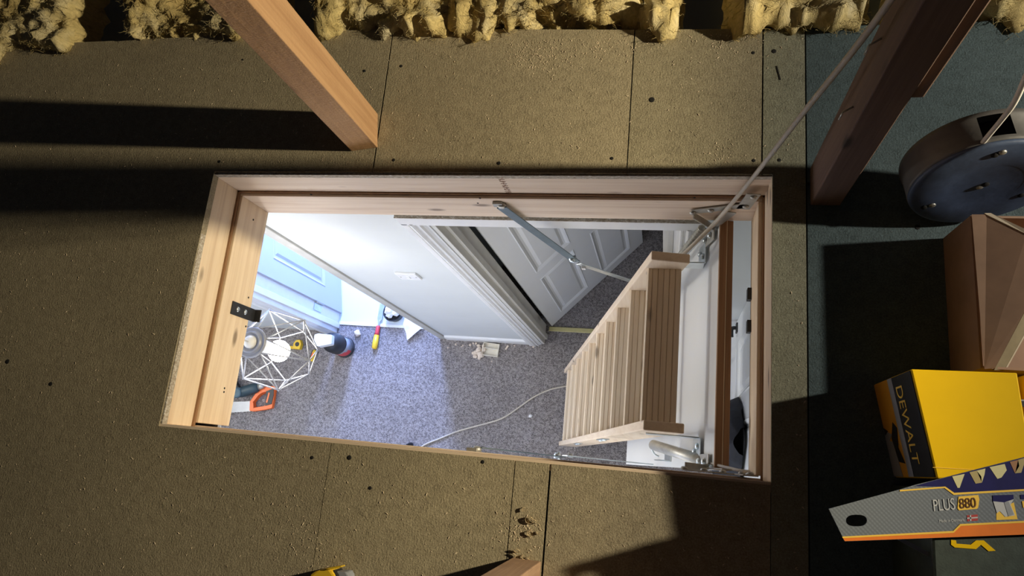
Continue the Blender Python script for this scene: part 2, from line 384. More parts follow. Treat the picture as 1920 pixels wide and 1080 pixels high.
for px, py, sp, n_f in ((1010, 95, 0.045, 330), (1150, 75, 0.05, 160), (1350, 70, 0.04, 140), (980, 1000, 0.025, 120), (560, 1000, 0.06, 120), (1340, 290, 0.03, 50)):
    c = at(px, py, 0)
    for _ in range(n_f):
        x, y = rd.gauss(c.x, sp), rd.gauss(c.y, sp * 0.7)
        if not inside(x, y) and y < 0.94: flake(x, y, rd.choice((0.0011, 0.0015, 0.0019)))
solo(sd, 'sawdust', plain('pale_sawdust', (0.72, 0.59, 0.42), 0.9, var=0.25, scale=20), 'loose pale sawdust flakes scattered over the chipboard loft floor', 'sawdust', None, 'stuff', 0, (0.5, 0.75, 0))

# timber uprights
def upright(name, x0, x1, y0, y1, z1, mat, label, turn=0.0):
    t = thing(name, label, 'post', ((x0 + x1) / 2, (y0 + y1) / 2, 0))
    cx, cy = (x0 + x1) / 2, (y0 + y1) / 2; ca, sa = math.cos(turn), math.sin(turn)
    pl = [(cx + (x - cx) * ca - (y - cy) * sa, cy + (x - cx) * sa + (y - cy) * ca) for x, y in ((x0, y0), (x1, y0), (x1, y1), (x0, y1))]
    MB().prism(pl, 'z', 0.0005, z1).build('shaft', mat, t, 0.002)
    return t
post = upright('timber_post', 0.354, 0.420, 0.667, 0.755, 1.7, M['post_new'], 'new orange-brown sawn timber post standing left of the hatch', math.radians(8))
dark = upright('timber_post', 1.372, 1.427, 0.541, 0.621, 1.7, M['post_old'], 'dark old timber post standing right of the hatch beside the round reel')
m = MB().box(1.425, 1.450, 0.552, 0.621, 0.40, 1.7); m.build('nailed_cleat', M['post_old'], dark, 0.003)
for px, py in ((1653, 72), (1600, 200)):
    d = ray(px, py); tt = (1.372 - CAM.x) / d.x; p = CAM + d * tt
    MB().tube([p, p + Vector((-0.014, -0.006, -0.006)), p + Vector((-0.016, -0.010, -0.022))], 0.0016, 6).build('bent_nail', M['dull'], dark)
upright('timber_post', 0.830, 0.887, -0.27, -0.187, 1.2, M['post_mid'], 'brown timber post foot at the bottom edge, ringed by shavings')

# glass wool at the back edge of the boards
def batt(x0, x1, y0, y1, top, seed, label):
    nx, ny = max(30, int((x1 - x0) * 150)), 60; mb = MB(); vs_ = []
    for j in range(ny + 1):
        for i in range(nx + 1):
            u, v = i / nx, j / ny; x = x0 + (x1 - x0) * u
            edge = 0.035 * noise.noise(Vector((x * 9, seed, 0))) + 0.02 * noise.noise(Vector((x * 31, seed, 4)))
            # profile: from under the front, over the bulging top, to the back
            ang = v * PI; k = 0.30
            if v < k:
                a_ = v / k; y = y0 + edge - 0.025 * math.sin(a_ * PI); z = -0.2 + (0.2 + top * 0.7) * a_
            else:
                a_ = (v - k) / (1 - k); y = y0 + edge + (y1 - y0 - edge) * a_; z = top * (0.7 + 0.3 * math.sin(min(1, a_ * 2.2) * PI / 2))
            e = min(u, 1 - u) * (x1 - x0); z -= 0.10 * max(0, 1 - e / 0.04) ** 2
            p = Vector((x, y, z)); q = Vector((x * 9, y * 12 + seed, z * 10)); q2 = q * 2.7; q3 = q * 6.5
            r = 0.050 * noise.noise(q * 0.8) + 0.030 * noise.noise(q2) + 0.012 * noise.noise(q3) + 0.004 * noise.noise(q * 15)
            n_ = Vector((0, -1, 0.25)) if v < k else Vector((0.1 * noise.noise(q2), -0.35, 1))
            vs_.append(p + n_.normalized() * r + Vector((0.012 * noise.noise(q2 + Vector((5, 0, 0))), 0, 0)))
    fs = [(j * (nx + 1) + i, j * (nx + 1) + i + 1, (j + 1) * (nx + 1) + i + 1, (j + 1) * (nx + 1) + i) for j in range(ny) for i in range(nx)]
    mb.add(vs_, fs, True)
    # loose fibres standing off the surface
    rf = random.Random(int(seed)); fb = MB(); cols = [i for i in range(len(vs_))]
    for _ in range(int((x1 - x0) * 4500)):
        j = rf.randint(int(ny * 0.12), int(ny * 0.62)); i = rf.randint(1, nx - 1); p = vs_[j * (nx + 1) + i]
        d = Vector((rf.uniform(-1, 1), rf.uniform(-1, 0.3), rf.uniform(-0.5, 1))).normalized() * rf.uniform(0.008, 0.026); w_ = Vector((rf.uniform(-1, 1), rf.uniform(-1, 1), rf.uniform(-1, 1))) * 0.008
        r0 = rf.uniform(0.00025, 0.0006)
        fb.tube([p - d * 0.2, p + d * 0.4 + w_, p + d * 0.8 - w_ * 0.3, p + d], [r0, r0, r0 * 0.8, r0 * 0.4], 3, False)
    loc = (x0 / 2 + x1 / 2, y0 / 2 + y1 / 2, -0.2)
    o = solo(mb, 'insulation_batt', M['wool'], label, 'insulation', 'glass wool along the back of the loft floor', None, 0, loc)
    ORG[o.name] = Vector(loc); fo = fb.build('loose_fibre', M['wool'], o); fo['kind'] = 'stuff'
    return o
batt(-1.35, -0.50, 0.985, 1.6, 0.05, 1.0, 'shaggy yellow glass wool batt in the top left corner')
batt(-0.36, 0.10, 1.00, 1.6, 0.05, 5.0, 'pale torn glass wool batt behind the new orange-brown post')
batt(0.21, 1.11, 0.995, 1.6, 0.07, 9.0, 'wide bright yellow glass wool batt behind the middle of the floor')
batt(1.20, 1.50, 0.97, 1.6, 0.05, 14.0, 'short yellow glass wool tuft beside the hanging flex at the back')
batt(1.53, 2.20, 0.96, 1.6, 0.04, 20.0, 'greenish dim glass wool batt in the top right corner')

# ------------------------------------------------------------------ hatch frame
HL, HW = 1.30, 0.605
hf = thing('hatch_frame', 'pale pine lined hatch frame set in the chipboard floor', 'hatch', (0.65, 0.30, -0.24))
T = 0.02; zt, zm, zb = -0.004, -0.108, -0.240
MB().box(-T, HL + T, HW, HW + T, zm, zt).build('upper_lining', M['pine_x'], hf, 0.0015)
MB().box(-T, HL + T, -T, 0.0, zm, zt).build('upper_lining', M['pine_x'], hf, 0.0015)
MB().box(-T, 0.0, 0.0, HW, zm, zt).build('upper_lining', M['pine_y'], hf, 0.0015)
MB().box(HL, HL + T, 0.0, HW, zm, zt).build('upper_lining', M['pine_y'], hf, 0.0015)
I = 0.012
MB().box(-T, HL + T, HW - I, HW + T, zb, zm - 0.006).build('lower_frame', M['pine_x'], hf, 0.0015)
MB().box(-T, HL + T, -T, 0.004, zb, zm - 0.006).build('lower_frame', M['pine_x'], hf, 0.0015)
MB().box(-T, I, 0.010, HW - I, zb, zm - 0.006).build('lower_frame', M['pine_y'], hf, 0.0015)
MB().box(HL - 0.013, HL + T, 0.010, HW - I, zb, zm - 0.006).build('lower_frame', M['pine_y'], hf, 0.0015)
rw = MB().box(-T, HL + T, HW - 0.004, HW + T, zm - 0.006, zm); rw.box(-T, HL + T, -T, 0.0005, zm - 0.006, zm); rw.box(-T, 0.005, 0, HW, zm - 0.006, zm); rw.box(HL - 0.004, HL + T, 0, HW, zm - 0.006, zm)
rw.build('shadow_gap', M['batten'], hf)
# cut edge of the boards round the opening
ce = MB().box(0.0, HL, HW - 0.0005, HW + 0.006, -0.0195, -0.0035); ce.box(-0.003, 0.0012, 0.0, HW, -0.0195, -0.0035)
ce.build('cut_board_edge', M['edge'], hf)
# latch bracket on the left side
lp = MB().box(I, I + 0.003, 0.288, 0.322, -0.262, -0.155); lp.box(I - 0.002, I + 0.02, 0.288, 0.322, -0.262, -0.258)
lb = lp.build('latch_bracket', M['black'], hf, 0.001); tag(lb, 'black latch bracket on the left side')
for zz in (-0.180, -0.214):
    MB().lathe([(0.007, 0), (0.007, 0.001), (0.005, 0.003), (0.0015, 0.0035)], (I + 0.003, 0.305, zz), (1, 0, 0), 10).build('screw', M['steel'], lb)
for yy in (0.41, 0.335):
    MB().box(HL - 0.022, HL - 0.0128, yy - 0.014, yy + 0.014, -0.238, -0.215).build('keeper_plate', M['black'], hf, 0.001)
for px, py in ((466, 558), (461, 612), (421, 728), (475, 412), (900, 372), (896, 381), (1302, 371), (583, 365), (420, 735)):
    left = px < 480; d = ray(px, py)
    tt = ((I + 0.0003 - CAM.x) / d.x) if left else ((HW - I - 0.0003 - CAM.y) / d.y); p = CAM + d * tt
    MB().lathe([(0.003, -0.001), (0.0026, 0.0004)], p, (1, 0, 0) if left else (0, -1, 0), 8).build('screw_hole', M['hole'], hf)
st = MB(); rr = random.Random(5)
p0 = aty(938, 334, HW - 0.0004); p1 = aty(953, 361, HW - 0.0004)
M['stamp'] = plain('brown_stamp_ink', (0.30, 0.16, 0.10), 0.8)
for k in range(9):
    c = p0.lerp(p1, k / 8); st.bar(c + Vector((-0.006, 0, rr.uniform(-.003, .003))), c + Vector((0.008, 0, rr.uniform(-.003, .003))), (0, 0, 1), 0.0016, 0.0006)
    st.bar(c + Vector((0.0 + rr.uniform(-.005, .005), 0, -.004)), c + Vector((rr.uniform(-.005, .005), 0, .004)), (1, 0, 0), 0.0014, 0.0006)
st.build('ink_stamp', M['stamp'], hf)

# ------------------------------------------------------------------ hatch door and loft ladder
D = Vector((-0.2225, 0, -0.9749)); N = Vector((-0.9749, 0, 0.2225)); Y = Vector((0, 1, 0))
def lad(o, u, y, w): return Vector(o) + D * u + Y * (y) + N * w
HO = (1.2155, 0, -0.235)        # top of the door's loft face
hd = thing('hatch_door', 'white hatch door hanging open under the right end of the hatch', 'hatch door', (1.2, 0.3, -0.24))
def dbox(mb, u0, u1, y0, y1, w0, w1, o=HO):
    P = [lad(o, u, y, w_) for w_ in (w0, w1) for y in (y0, y1) for u in (u0, u1)]
    f_ = [(0, 2, 3, 1), (4, 5, 7, 6), (0, 1, 5, 4), (2, 6, 7, 3), (0, 4, 6, 2), (1, 3, 7, 5)]
    # D x Y . N sign
    if D.cross(Y).dot(N) < 0: f_ = [tuple(reversed(q)) for q in f_]
    mb.add(P, f_); return mb
dbox(MB(), 0.004, 1.10, 0.014, 0.592, -0.026, 0.0).build('panel', M['melamine'], hd, 0.001)
dbox(MB(), -0.004, 0.004, 0.014, 0.592, -0.0155, 0.0005).build('edge_strip', M['batten'], hd, 0.001)
dbox(MB(), -0.004, 0.004, 0.014, 0.592, -0.031, -0.0175).build('edge_strip', M['batten'], hd, 0.001)
tag(dbox(MB(), -0.003, 0.003, 0.014, 0.592, -0.0175, -0.0155).build('seal_strip', M['cardedge'], hd), 'pale seal line between the brown edge strips')

LO = (1.059, 0, -0.225)
ld = thing('loft_ladder', 'pale timber folding loft ladder leaning down from the hatch to the carpet', 'ladder', (0.6, 0.3, FZ))
ULEN = 2.328; SW = 0.093
yS0, yS1, yN0, yN1 = 0.086, 0.109, 0.486, 0.509
for (y0, y1) in ((yS0, yS1), (yN0, yN1)):
    for (u0, u1) in ((0, 0.76), (0.762, 1.52), (1.522, ULEN)):
        so = dbox(MB(), u0, u1, y0, y1, -SW, 0, LO).build('stringer', M['pine_string'], ld, 0.003)
for i in range(10):
    u = 0.075 + 0.2355 * i; c = lad(LO, u, 0, -0.006)
    x0 = c.x; x1 = c.x + 0.083; z1 = c.z; h = 0.022; prof = [(x0, z1 - h), (x1, z1 - h), (x1, z1)]
    for g in range(5, 0, -1):
        gx = x0 + (x1 - x0) * g / 6
        prof += [(gx + 0.0011, z1), (gx + 0.0005, z1 - 0.0022), (gx - 0.0005, z1 - 0.0022), (gx - 0.0011, z1)]
    prof += [(x0 + 0.004, z1), (x0, z1 - 0.004)]
    MB().prism(prof, 'y', yS1 - 0.004, yN0 + 0.004).build('tread', M['pine_ladder'], ld)
# section hinges and bolts on the outer faces
for s, yo in ((-1, yS0), (1, yN1)):
    for uu in (0.761, 1.521):
        hg = dbox(MB(), uu - 0.07, uu + 0.07, min(yo, yo + s * 0.003), max(yo, yo + s * 0.003), -0.03, -0.006, LO).build('section_hinge', M['steel'], ld, 0.0008)
        for du in (-0.055, -0.025, 0.025, 0.055):
            MB().lathe([(0.006, 0), (0.006, 0.0015), (0.004, 0.004), (0.001, 0.0045)], lad(LO, uu + du, yo + s * 0.003, -0.018), (0, s, 0), 8).build('bolt', M['steel'], hg)
# brackets joining ladder and door
for s, yo in ((-1, yS0), (1, yN1)):
    base = lad(LO, 0.115, yo + s * 0.0015, -0.03); far = Vector((1.2155 - 0.228 * 0.13, yo + s * 0.0015, base.z))
    lbk = MB().bar(base, far, (0, 0, 1), 0.05, 0.0028).build('ladder_bracket', M['steel'], ld, 0.0006)
    p = far + Vector((-0.004, s * 0.026, 0)); MB().bar(p - D * 0.028, p + D * 0.028, (0, 1, 0), 0.052, 0.0028).build('bracket_foot', M['steel'], lbk, 0.0006)
    for k in (-1, 1):
        MB().lathe([(0.0075, 0), (0.0075, 0.003), (0.005, 0.006), (0.001, 0.0065)], p + N * 0.0015 + D * 0.012 * k + Y * s * 0.006 * k, N, 10).build('bracket_bolt', M['steel'], lbk)

# hinge, spring and stay-arm sets on both sides of the hatch
def hinge_set(s, yf, label):
    """s=+1 north side, -1 south side; yf = inner face of the lower frame"""
    t = thing('hinge_spring', label, 'hinge', (1.2, yf, -0.24))
    y = yf - s * 0.004
    A = Vector((1.150, y, -0.172)); B = Vector((1.262, y, -0.128)); E_ = Vector((1.272, y, -0.060))
    pl = MB().bar(A, B, (0, 0, 1), 0.024, 0.003); pl.bar(B + Vector((-0.004, 0, -0.02)), E_, (1, 0, 0), 0.03, 0.003)
    pp = pl.build('pivot_plate', M['dull'], t, 0.0008)
    for q in (A, A.lerp(B, 0.35), A.lerp(B, 0.68), B, E_ + Vector((0, 0, -0.012))):
        MB().lathe([(0.0075, 0), (0.0075, 0.002), (0.0052, 0.005), (0.001, 0.0055)], q + Vector((0, -s * 0.0015, 0)), (0, -s, 0), 10).build('bolt', M['dull'], pp)
    y2 = yf - s * 0.012
    A2 = Vector((1.152, y2, -0.176)); K = Vector((1.200, y2, -0.255)); H = Vector((1.235, y2, -0.150))
    MB().bar(A2, K, (0, 1, 0), 0.016, 0.004).build('link_arm', M['dull'], t, 0.001)
    MB().bar(H, K, (1, 0, 0), 0.022, 0.003).build('link_arm', M['dull'], t, 0.001)
    mt = Vector((1.196, y2 - s * 0.014, -0.285)); 
    pq = MB().bar(mt + D * -0.035, mt + D * 0.05, (0, 1, 0), 0.034, 0.0028).build('door_plate', M['dull'], t, 0.0008)
    for du in (-0.01, 0.03):
        MB().lathe([(0.008, 0), (0.008, 0.003), (0.0055, 0.007), (0.001, 0.0075)], mt + D * du + N * 0.002, N, 10).build('bolt', M['steel'], pq)
    return t, K, y2
hn, K, y2 = hinge_set(1, HW - I, 'bare metal hinge plate and coil spring at the top right hatch corner')
pts = []; P0 = Vector((1.176, y2 - 0.002, -0.255)); P1 = P0 + D * 0.26 + Vector((0.0, -0.012, 0)); n_t = 34; ax = (P1 - P0).normalized(); ea = ax.cross(Y).normalized(); eb = ax.cross(ea)
for k in range(n_t * 8 + 1):
    a_ = 2 * PI * k / 8; q = P0.lerp(P1, k / (n_t * 8)); pts.append(q + (ea * math.cos(a_) + eb * math.sin(a_)) * 0.0085)
MB().tube(pts, 0.0022, 5).build('coil_spring', M['dull'], hn)
hs, K, y2 = hinge_set(-1, 0.004, 'bare metal hinge plate and grey spring tube at the bottom right hatch corner')
P0 = Vector((1.196, 0.033, -0.320)); P1 = Vector((1.078, 0.066, -0.530)); ax = (P1 - P0).normalized(); tl = (P1 - P0).length
MB().lathe([(0.010, 0), (0.0135, 0.001), (0.0135, tl - 0.001), (0.009, tl)], P0, ax, 18).build('spring_tube', M['dull'], hs)
MB().tube(spline([P0 - ax * 0.002, P0 + Vector((0.012, -0.004, 0.03)), K + Vector((0, 0.006, 0.01))], 6), 0.004, 8).build('hook', M['steel'], hs)
q = P1 + Vector((0, -0.012, 0)); MB().tube(spline([P1, P1 + Vector((-0.004, -0.008, -0.015)), P1 + Vector((0.004, -0.022, -0.03)), P1 + Vector((0.016, -0.028, -0.03))], 6), 0.0025, 8).build('hook', M['steel'], hs)
c = lad(HO, 0.43, 0.040, 0.002); an = MB().obox(c, D, Y, N, 0.035, 0.012, 0.0015); an.obox(c + N * 0.016 - Y * 0.010, D, N, Y, 0.03, 0.016, 0.0015)
an.build('anchor_plate', M['steel'], hs, 0.0006)
cd = MB().tube(spline([Vector((1.205, 0.028, -0.262)), Vector((1.235, 0.022, -0.215)), Vector((1.262, 0.017, -0.178)), Vector((1.281, 0.016, -0.172)), Vector((1.262, 0.013, -0.158))], 6), 0.0032, 8)
cd.build('pull_cord', M['white_flex'], hs)

def stay(s, yf, label):
    t = thing('stay_arm', label, 'stay arm', (0.70, yf, -0.15)); y = yf - s * 0.010
    A = Vector((0.700, y, -0.146)); J = Vector((0.820, y, -0.563)); J2 = Vector((0.836, y - s * 0.004, -0.60)); E_ = Vector((0.985, y - s * 0.004, -0.785))
    pv = MB().lathe([(0.011, 0), (0.011, 0.008), (0.007, 0.012), (0.002, 0.013)], A + Vector((0, s * 0.010, 0)), (0, -s, 0), 12).build('pivot', M['dull'], t)
    MB().obox(A + Vector((-0.008, s * 0.006, 0.006)), (1, 0, 0), (0, 1, 0), (0, 0, 1), 0.012, 0.004, 0.010).build('pivot_bracket', M['dull'], t, 0.001)
    MB().bar(A, J + (J - A).normalized() * 0.03, (1, 0, 0.28), 0.027, 0.003).build('upper_bar', M['bar'], t, 0.0008)
    MB().bar(J2, E_, (0, 0, 1), 0.022, 0.003).build('lower_bar', M['steel'], t, 0.0008)
    jn = MB().lathe([(0.010, -0.006), (0.010, 0.004), (0.006, 0.010), (0.002, 0.011)], J, (0, -s, 0), 10)
    jn.tube([J + Vector((0.004, -s * 0.012, 0.004)), J + Vector((0.006, s * 0.01, -0.002))], 0.004, 8); jn.build('joint_bolt', M['steel'], t)
    ft = MB().bar(E_ + Vector((0, 0, 0.03)), E_ + Vector((0.09, 0, 0.0)), (0, 0, 1), 0.02, 0.003); ft.build('door_foot', M['steel'], t, 0.0008)
    MB().obox(J2 + Vector((0.012, -s * 0.002, -0.03)), (1, 0, 0), (0, 1, 0), (0, 0, 1), 0.006, 0.006, 0.009).build('stop_tab', M['white_flex'], t, 0.001)
stay(1, HW - I, 'jointed steel stay arm on the far long side of the hatch')
stay(-1, 0.004, 'jointed steel stay arm seen edge-on along the near hatch edge')

# ------------------------------------------------------------------ room shell below
def hole_slab(x0, x1, y0, y1, hx0, hx1, hy0, hy1, z0, z1, mb):
    mb.box(x0, hx0, y0, y1, z0, z1); mb.box(hx1, x1, y0, y1, z0, z1); mb.box(hx0, hx1, y0, hy0, z0, z1); mb.box(hx0, hx1, hy1, y1, z0, z1); return mb
struct(hole_slab(-2.5, 3.4, -0.9, 3.0, -0.021, HL + 0.021, -0.021, HW + 0.021, -0.255, -0.241, MB()), 'ceiling', M['wall'], 'plasterboard ceiling round the underside of the hatch')
struct(MB().box(-2.5, 3.4, -0.9, 0.705, FZ - 0.05, FZ).box(0.05, 3.4, 0.705, 3.0, FZ - 0.05, FZ), 'floor', M['carpet'], 'flecked grey carpet on the landing and the room beyond')
struct(MB().box(-2.5, 0.048, 0.7052, 3.0, FZ - 0.05, FZ + 0.001), 'floor', M['vinyl'], 'white floor of the bright room beyond the left doorway')
struct(MB().box(-0.88, -0.19, 0.692, 0.712, FZ, FZ + 0.006), 'trim_1', M['gloss'], 'white threshold strip of the left doorway', None, 0.002)
ZC = -0.255
D1L, D1R, D2L, D2R, HEAD = -0.880, -0.170, 0.405, 1.105, -0.420
wn = MB().box(-2.5, D1L - 0.02, 0.65, 0.75, FZ, ZC).box(D1R, D2L - 0.002, 0.65, 0.75, FZ, ZC).box(D2R + 0.002, 1.470, 0.65, 0.75, FZ, ZC)
wn.box(D1L - 0.02, D1R, 0.65, 0.75, HEAD + 0.02, ZC).box(D2L - 0.002, D2R + 0.002, 0.65, 0.75, HEAD + 0.02, ZC)
struct(wn, 'wall_north', M['wall'], 'white painted landing wall with two doorways')
struct(MB().box(-2.5, 3.4, -0.95, -0.9, FZ, ZC), 'wall_south', M['wall'], 'plain landing wall on the near side')
struct(MB().box(-2.55, -2.5, -0.9, 3.0, FZ, ZC), 'wall_west', M['wall'], 'plain end wall on the left')
struct(MB().box(3.4, 3.45, -0.9, 3.0, FZ, ZC), 'wall_east', M['wall'], 'plain end wall on the right')
struct(MB().box(0.05, 0.12, 0.75, 3.0, FZ, ZC), 'wall_middle', M['wall'], 'partition between the two far rooms')
wb = MB().box(-2.5, -0.90, 2.5, 2.6, FZ, ZC).box(-0.40, 3.4, 2.5, 2.6, FZ, ZC).box(-0.90, -0.40, 2.5, 2.6, FZ, -1.85).box(-0.90, -0.40, 2.5, 2.6, -0.75, ZC)
struct(wb, 'wall_back', M['wall'], 'far outer wall with a window opening')
# skirting, linings, architraves
struct(MB().prism([(0.65, FZ), (0.636, FZ), (0.636, FZ + 0.06), (0.640, FZ + 0.075), (0.65, FZ + 0.085)], 'x', D1R + 0.004, 0.330), 'baseboard_north', M['gloss'], 'short white skirting between the two doorways')
struct(MB().prism([(0.65, FZ), (0.636, FZ), (0.636, FZ + 0.06), (0.65, FZ + 0.085)], 'x', 1.178, 1.37), 'baseboard_east', M['gloss'], 'white skirting right of the panelled door')
struct(MB().box(D1R - 0.046, D1R, 0.641, 0.76, FZ, HEAD + 0.03), 'trim_2', M['cream'], 'bare cream edge lining of the left doorway', None, 0.002)
def arch_prof(x0, sgn):   # moulded architrave section, flat outer margin then ogee towards the opening
    w_ = [(0, .650), (0, .629), (.018, .629), (.019, .633), (.024, .633), (.026, .627), (.032, .6255), (.037, .629), (.039, .634), (.045, .635), (.047, .631), (.052, .631), (.056, .637), (.064, .641), (.070, .642), (.070, .650)]
    return [(x0 + sgn * a_, b_) for a_, b_ in w_]
def head_prof(z0):
    return [(b_, z0 - a_) for a_, b_ in [(0, .650), (0, .629), (.018, .629), (.019, .633), (.024, .633), (.026, .627), (.032, .6255), (.037, .629), (.039, .634), (.045, .635), (.047, .631), (.052, .631), (.056, .637), (.064, .641), (.070, .642), (.070, .650)]]
struct(MB().prism(arch_prof(0.330, 1), 'z', FZ, HEAD + 0.001), 'trim_3', M['gloss'], 'moulded white architrave leg on the hinge side of the panelled door')
struct(MB().prism(arch_prof(1.180, -1), 'z', FZ, HEAD + 0.001), 'trim_4', M['gloss'], 'moulded white architrave leg right of the panelled door')
struct(MB().prism([(0.6495, HEAD - 0.004), (0.629, HEAD - 0.004), (0.629, HEAD + 0.052), (0.633, HEAD + 0.056), (0.6495, HEAD + 0.056)], 'x', 0.330, 1.180), 'trim_5', M['gloss'], 'white architrave head over the panelled door')
struct(MB().box(0.330, 1.180, 0.628, 0.6495, HEAD + 0.0565, HEAD + 0.059), 'trim_6', M['edge'], 'dusty raw top edge of the architrave head')
struct(MB().prism(arch_prof(-0.958, 1), 'z', FZ, HEAD + 0.07), 'trim_7', M['gloss'], 'moulded white architrave leg left of the open white door')
j2 = MB().box(D2L - 0.004, D2L + 0.012, 0.645, 0.76, FZ, HEAD).box(D2L + 0.012, D2L + 0.026, 0.672, 0.700, FZ, HEAD)
j2.box(D2R - 0.012, D2R + 0.004, 0.645, 0.76, FZ, HEAD).box(D2R - 0.026, D2R - 0.012, 0.672, 0.700, FZ, HEAD).box(D2L + 0.012, D2R - 0.012, 0.645, 0.76, HEAD, HEAD + 0.02)
struct(j2, 'trim_8', M['jamb'], 'grey primed door lining and stop of the panelled door', None, 0.0015)
struct(MB().box(D1L - 0.025, D1L, 0.640, 0.78, FZ, HEAD + 0.02).box(D1L, D1L + 0.012, 0.668, 0.700, FZ, HEAD + 0.02), 'trim_9', M['gloss'], 'white door lining of the left doorway', None, 0.0015)
# panelled doors
def leaf(name, label, hx, hy, ang, w_, h_, face, cols, rows, mat, hz=FZ + 0.008):
    """door leaf from hinge (hx,hy), direction ang; face=+1: panels on the right-hand side of the direction"""
    t = thing(name, label, None, (hx, hy, hz), None, 'structure')
    d = Vector((math.cos(ang), math.sin(ang), 0)); n = Vector((d.y, -d.x, 0)) * face; Z = Vector((0, 0, 1)); o = Vector((hx, hy, hz))
    th = 0.035
    def slab(mb, s0, s1, z0, z1, n0, n1): return mb.obox(o + d * (s0 + s1) / 2 + Z * (z0 + z1) / 2 + n * (n0 + n1) / 2, d, Z, n, (s1 - s0) / 2, (z1 - z0) / 2, (n1 - n0) / 2)
    core = MB(); slab(core, 0, w_, 0, h_, -th, -0.008)
    # stiles and rails stand proud of the panels
    xs = [0] + [q for c_ in cols for q in c_] + [w_]; zs = [0] + [q for r_ in rows for q in r_] + [h_]
    for k in range(0, len(xs), 2): slab(core, xs[k], xs[k + 1], 0, h_, -0.0085, 0)
    for k in range(0, len(zs), 2):
        for c_ in cols: slab(core, c_[0], c_[1], zs[k], zs[k + 1], -0.0085, 0)
    core.build('leaf', mat, t)
    for c_ in cols:
        for r_ in rows:
            mb = MB(); q = [(c_[0], r_[0]), (c_[1], r_[0]), (c_[1], r_[1]), (c_[0], r_[1])]
            def ring(i, nn): return [o + d * a_ + Z * b_ + n * nn for a_, b_ in ((c_[0] + i, r_[0] + i), (c_[1] - i, r_[0] + i), (c_[1] - i, r_[1] - i), (c_[0] + i, r_[1] - i))]
            R_ = [ring(0.0, 0.0), ring(0.004, 0.003), ring(0.012, -0.001), ring(0.020, -0.007), ring(0.030, -0.0075), ring(0.045, -0.002)]
            vs_ = [p for r in R_ for p in r]; fs = [(i * 4 + k, i * 4 + (k + 1) % 4, i * 4 + 4 + (k + 1) % 4, i * 4 + 4 + k) for i in range(len(R_) - 1) for k in range(4)]
            fs.append(tuple((len(R_) - 1) * 4 + k for k in range(4)))
            if face < 0: fs = [tuple(reversed(f_)) for f_ in fs]
            if d.cross(Z).dot(n) < 0 and face > 0: fs = [tuple(reversed(f_)) for f_ in fs]
            mb.add(vs_, fs).build('raised_panel', mat, t)
    return t, d, n
d2, dd, dn = leaf('door_2', 'grey-white six-panel door standing ajar behind the steel stay arm', 0.452, 0.750, math.atan2(0.519, 0.489), 0.713, 2.05, 1,
                  [(0.088, 0.298), (0.404, 0.620)], [(0.108, 0.800), (0.905, 1.610), (1.70, 1.93)], M['doorpaint'])
MB().tube([(0.440, 0.742, FZ + 0.20), (0.440, 0.742, FZ + 0.29)], 0.007, 10).build('hinge', M['black'], d2)
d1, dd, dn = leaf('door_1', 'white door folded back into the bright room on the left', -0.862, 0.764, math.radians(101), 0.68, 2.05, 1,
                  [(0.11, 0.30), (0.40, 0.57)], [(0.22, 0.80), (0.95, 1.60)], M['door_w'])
hp = MB().obox((-0.878, 0.735, -2.215), (0, 1, 0), (0, 0, 1), (1, 0, 0), 0.022, 0.045, 0.003)
hg = hp.build('hinge', M['steel'], d1, 0.0008)
MB().tube([(-0.868, 0.760, -2.26), (-0.868, 0.760, -2.17)], 0.006, 10).build('hinge_pin', M['dull'], hg)
d3, dd, dn = leaf('door_3', 'white door seen through the gap right of the hatch door', 1.388, -0.12, PI / 2, 0.7685, 2.03, -1,
                  [(0.10, 0.33), (0.43, 0.665)], [(0.20, 0.84), (0.95, 1.60)], M['white'])
hp = Vector((1.386, 0.615, -1.62))
hb = MB().obox(hp, (0, 1, 0), (0, 0, 1), (1, 0, 0), 0.020, 0.022, 0.004).build('handle_plate', M['black'], d3, 0.001)
MB().tube(spline([hp, hp + Vector((-0.012, 0, 0)), hp + Vector((-0.020, -0.004, 0)), hp + Vector((-0.022, -0.018, 0)), hp + Vector((-0.021, -0.040, 0))], 5), 0.008, 8).build('lever', M['black'], hb)
struct(MB().box(D2L + 0.03, D2R - 0.015, 0.722, 0.748, FZ, FZ + 0.006), 'trim_10', M['gold'], 'brass carpet strip under the panelled doorway', None, 0.002)
# dark coat on the right-hand door
mb = MB(); vs_ = []; nx, nz = 18, 26
for side in (0, 1):
    for j in range(nz + 1):
        for i in range(nx + 1):
            u, v = i / nx * 2 - 1, j / nz; wv = 0.05 + 0.12 * min(1, v * 3) ** 0.6 + 0.03 * v
            y = 0.13 + u * wv; z = -1.25 - v * 0.62; dep = (0.075 if side else 0.0) * math.sqrt(max(0, 1 - u * u)) * (0.5 + 0.5 * min(1, v * 4))
            x = 1.380 - dep - (0.015 * noise.noise(Vector((y * 22, z * 7, 3))) if side else 0)
            vs_.append((x, y, z + 0.05 * (1 - u * u) * (1 - v)))
s_ = (nx + 1) * (nz + 1)
for side in (0, 1):
    for j in range(nz):
        for i in range(nx):
            q = (side * s_ + j * (nx + 1) + i, side * s_ + j * (nx + 1) + i + 1, side * s_ + (j + 1) * (nx + 1) + i + 1, side * s_ + (j + 1) * (nx + 1) + i)
            mb.f.append(list(q if side else q[::-1])); mb.sm.append(True)
mb.v = [Vector(p) for p in vs_]
solo(mb, 'hanging_coat', M['cloth_d'], 'black coat hanging on the white door behind the hatch door', 'coat')

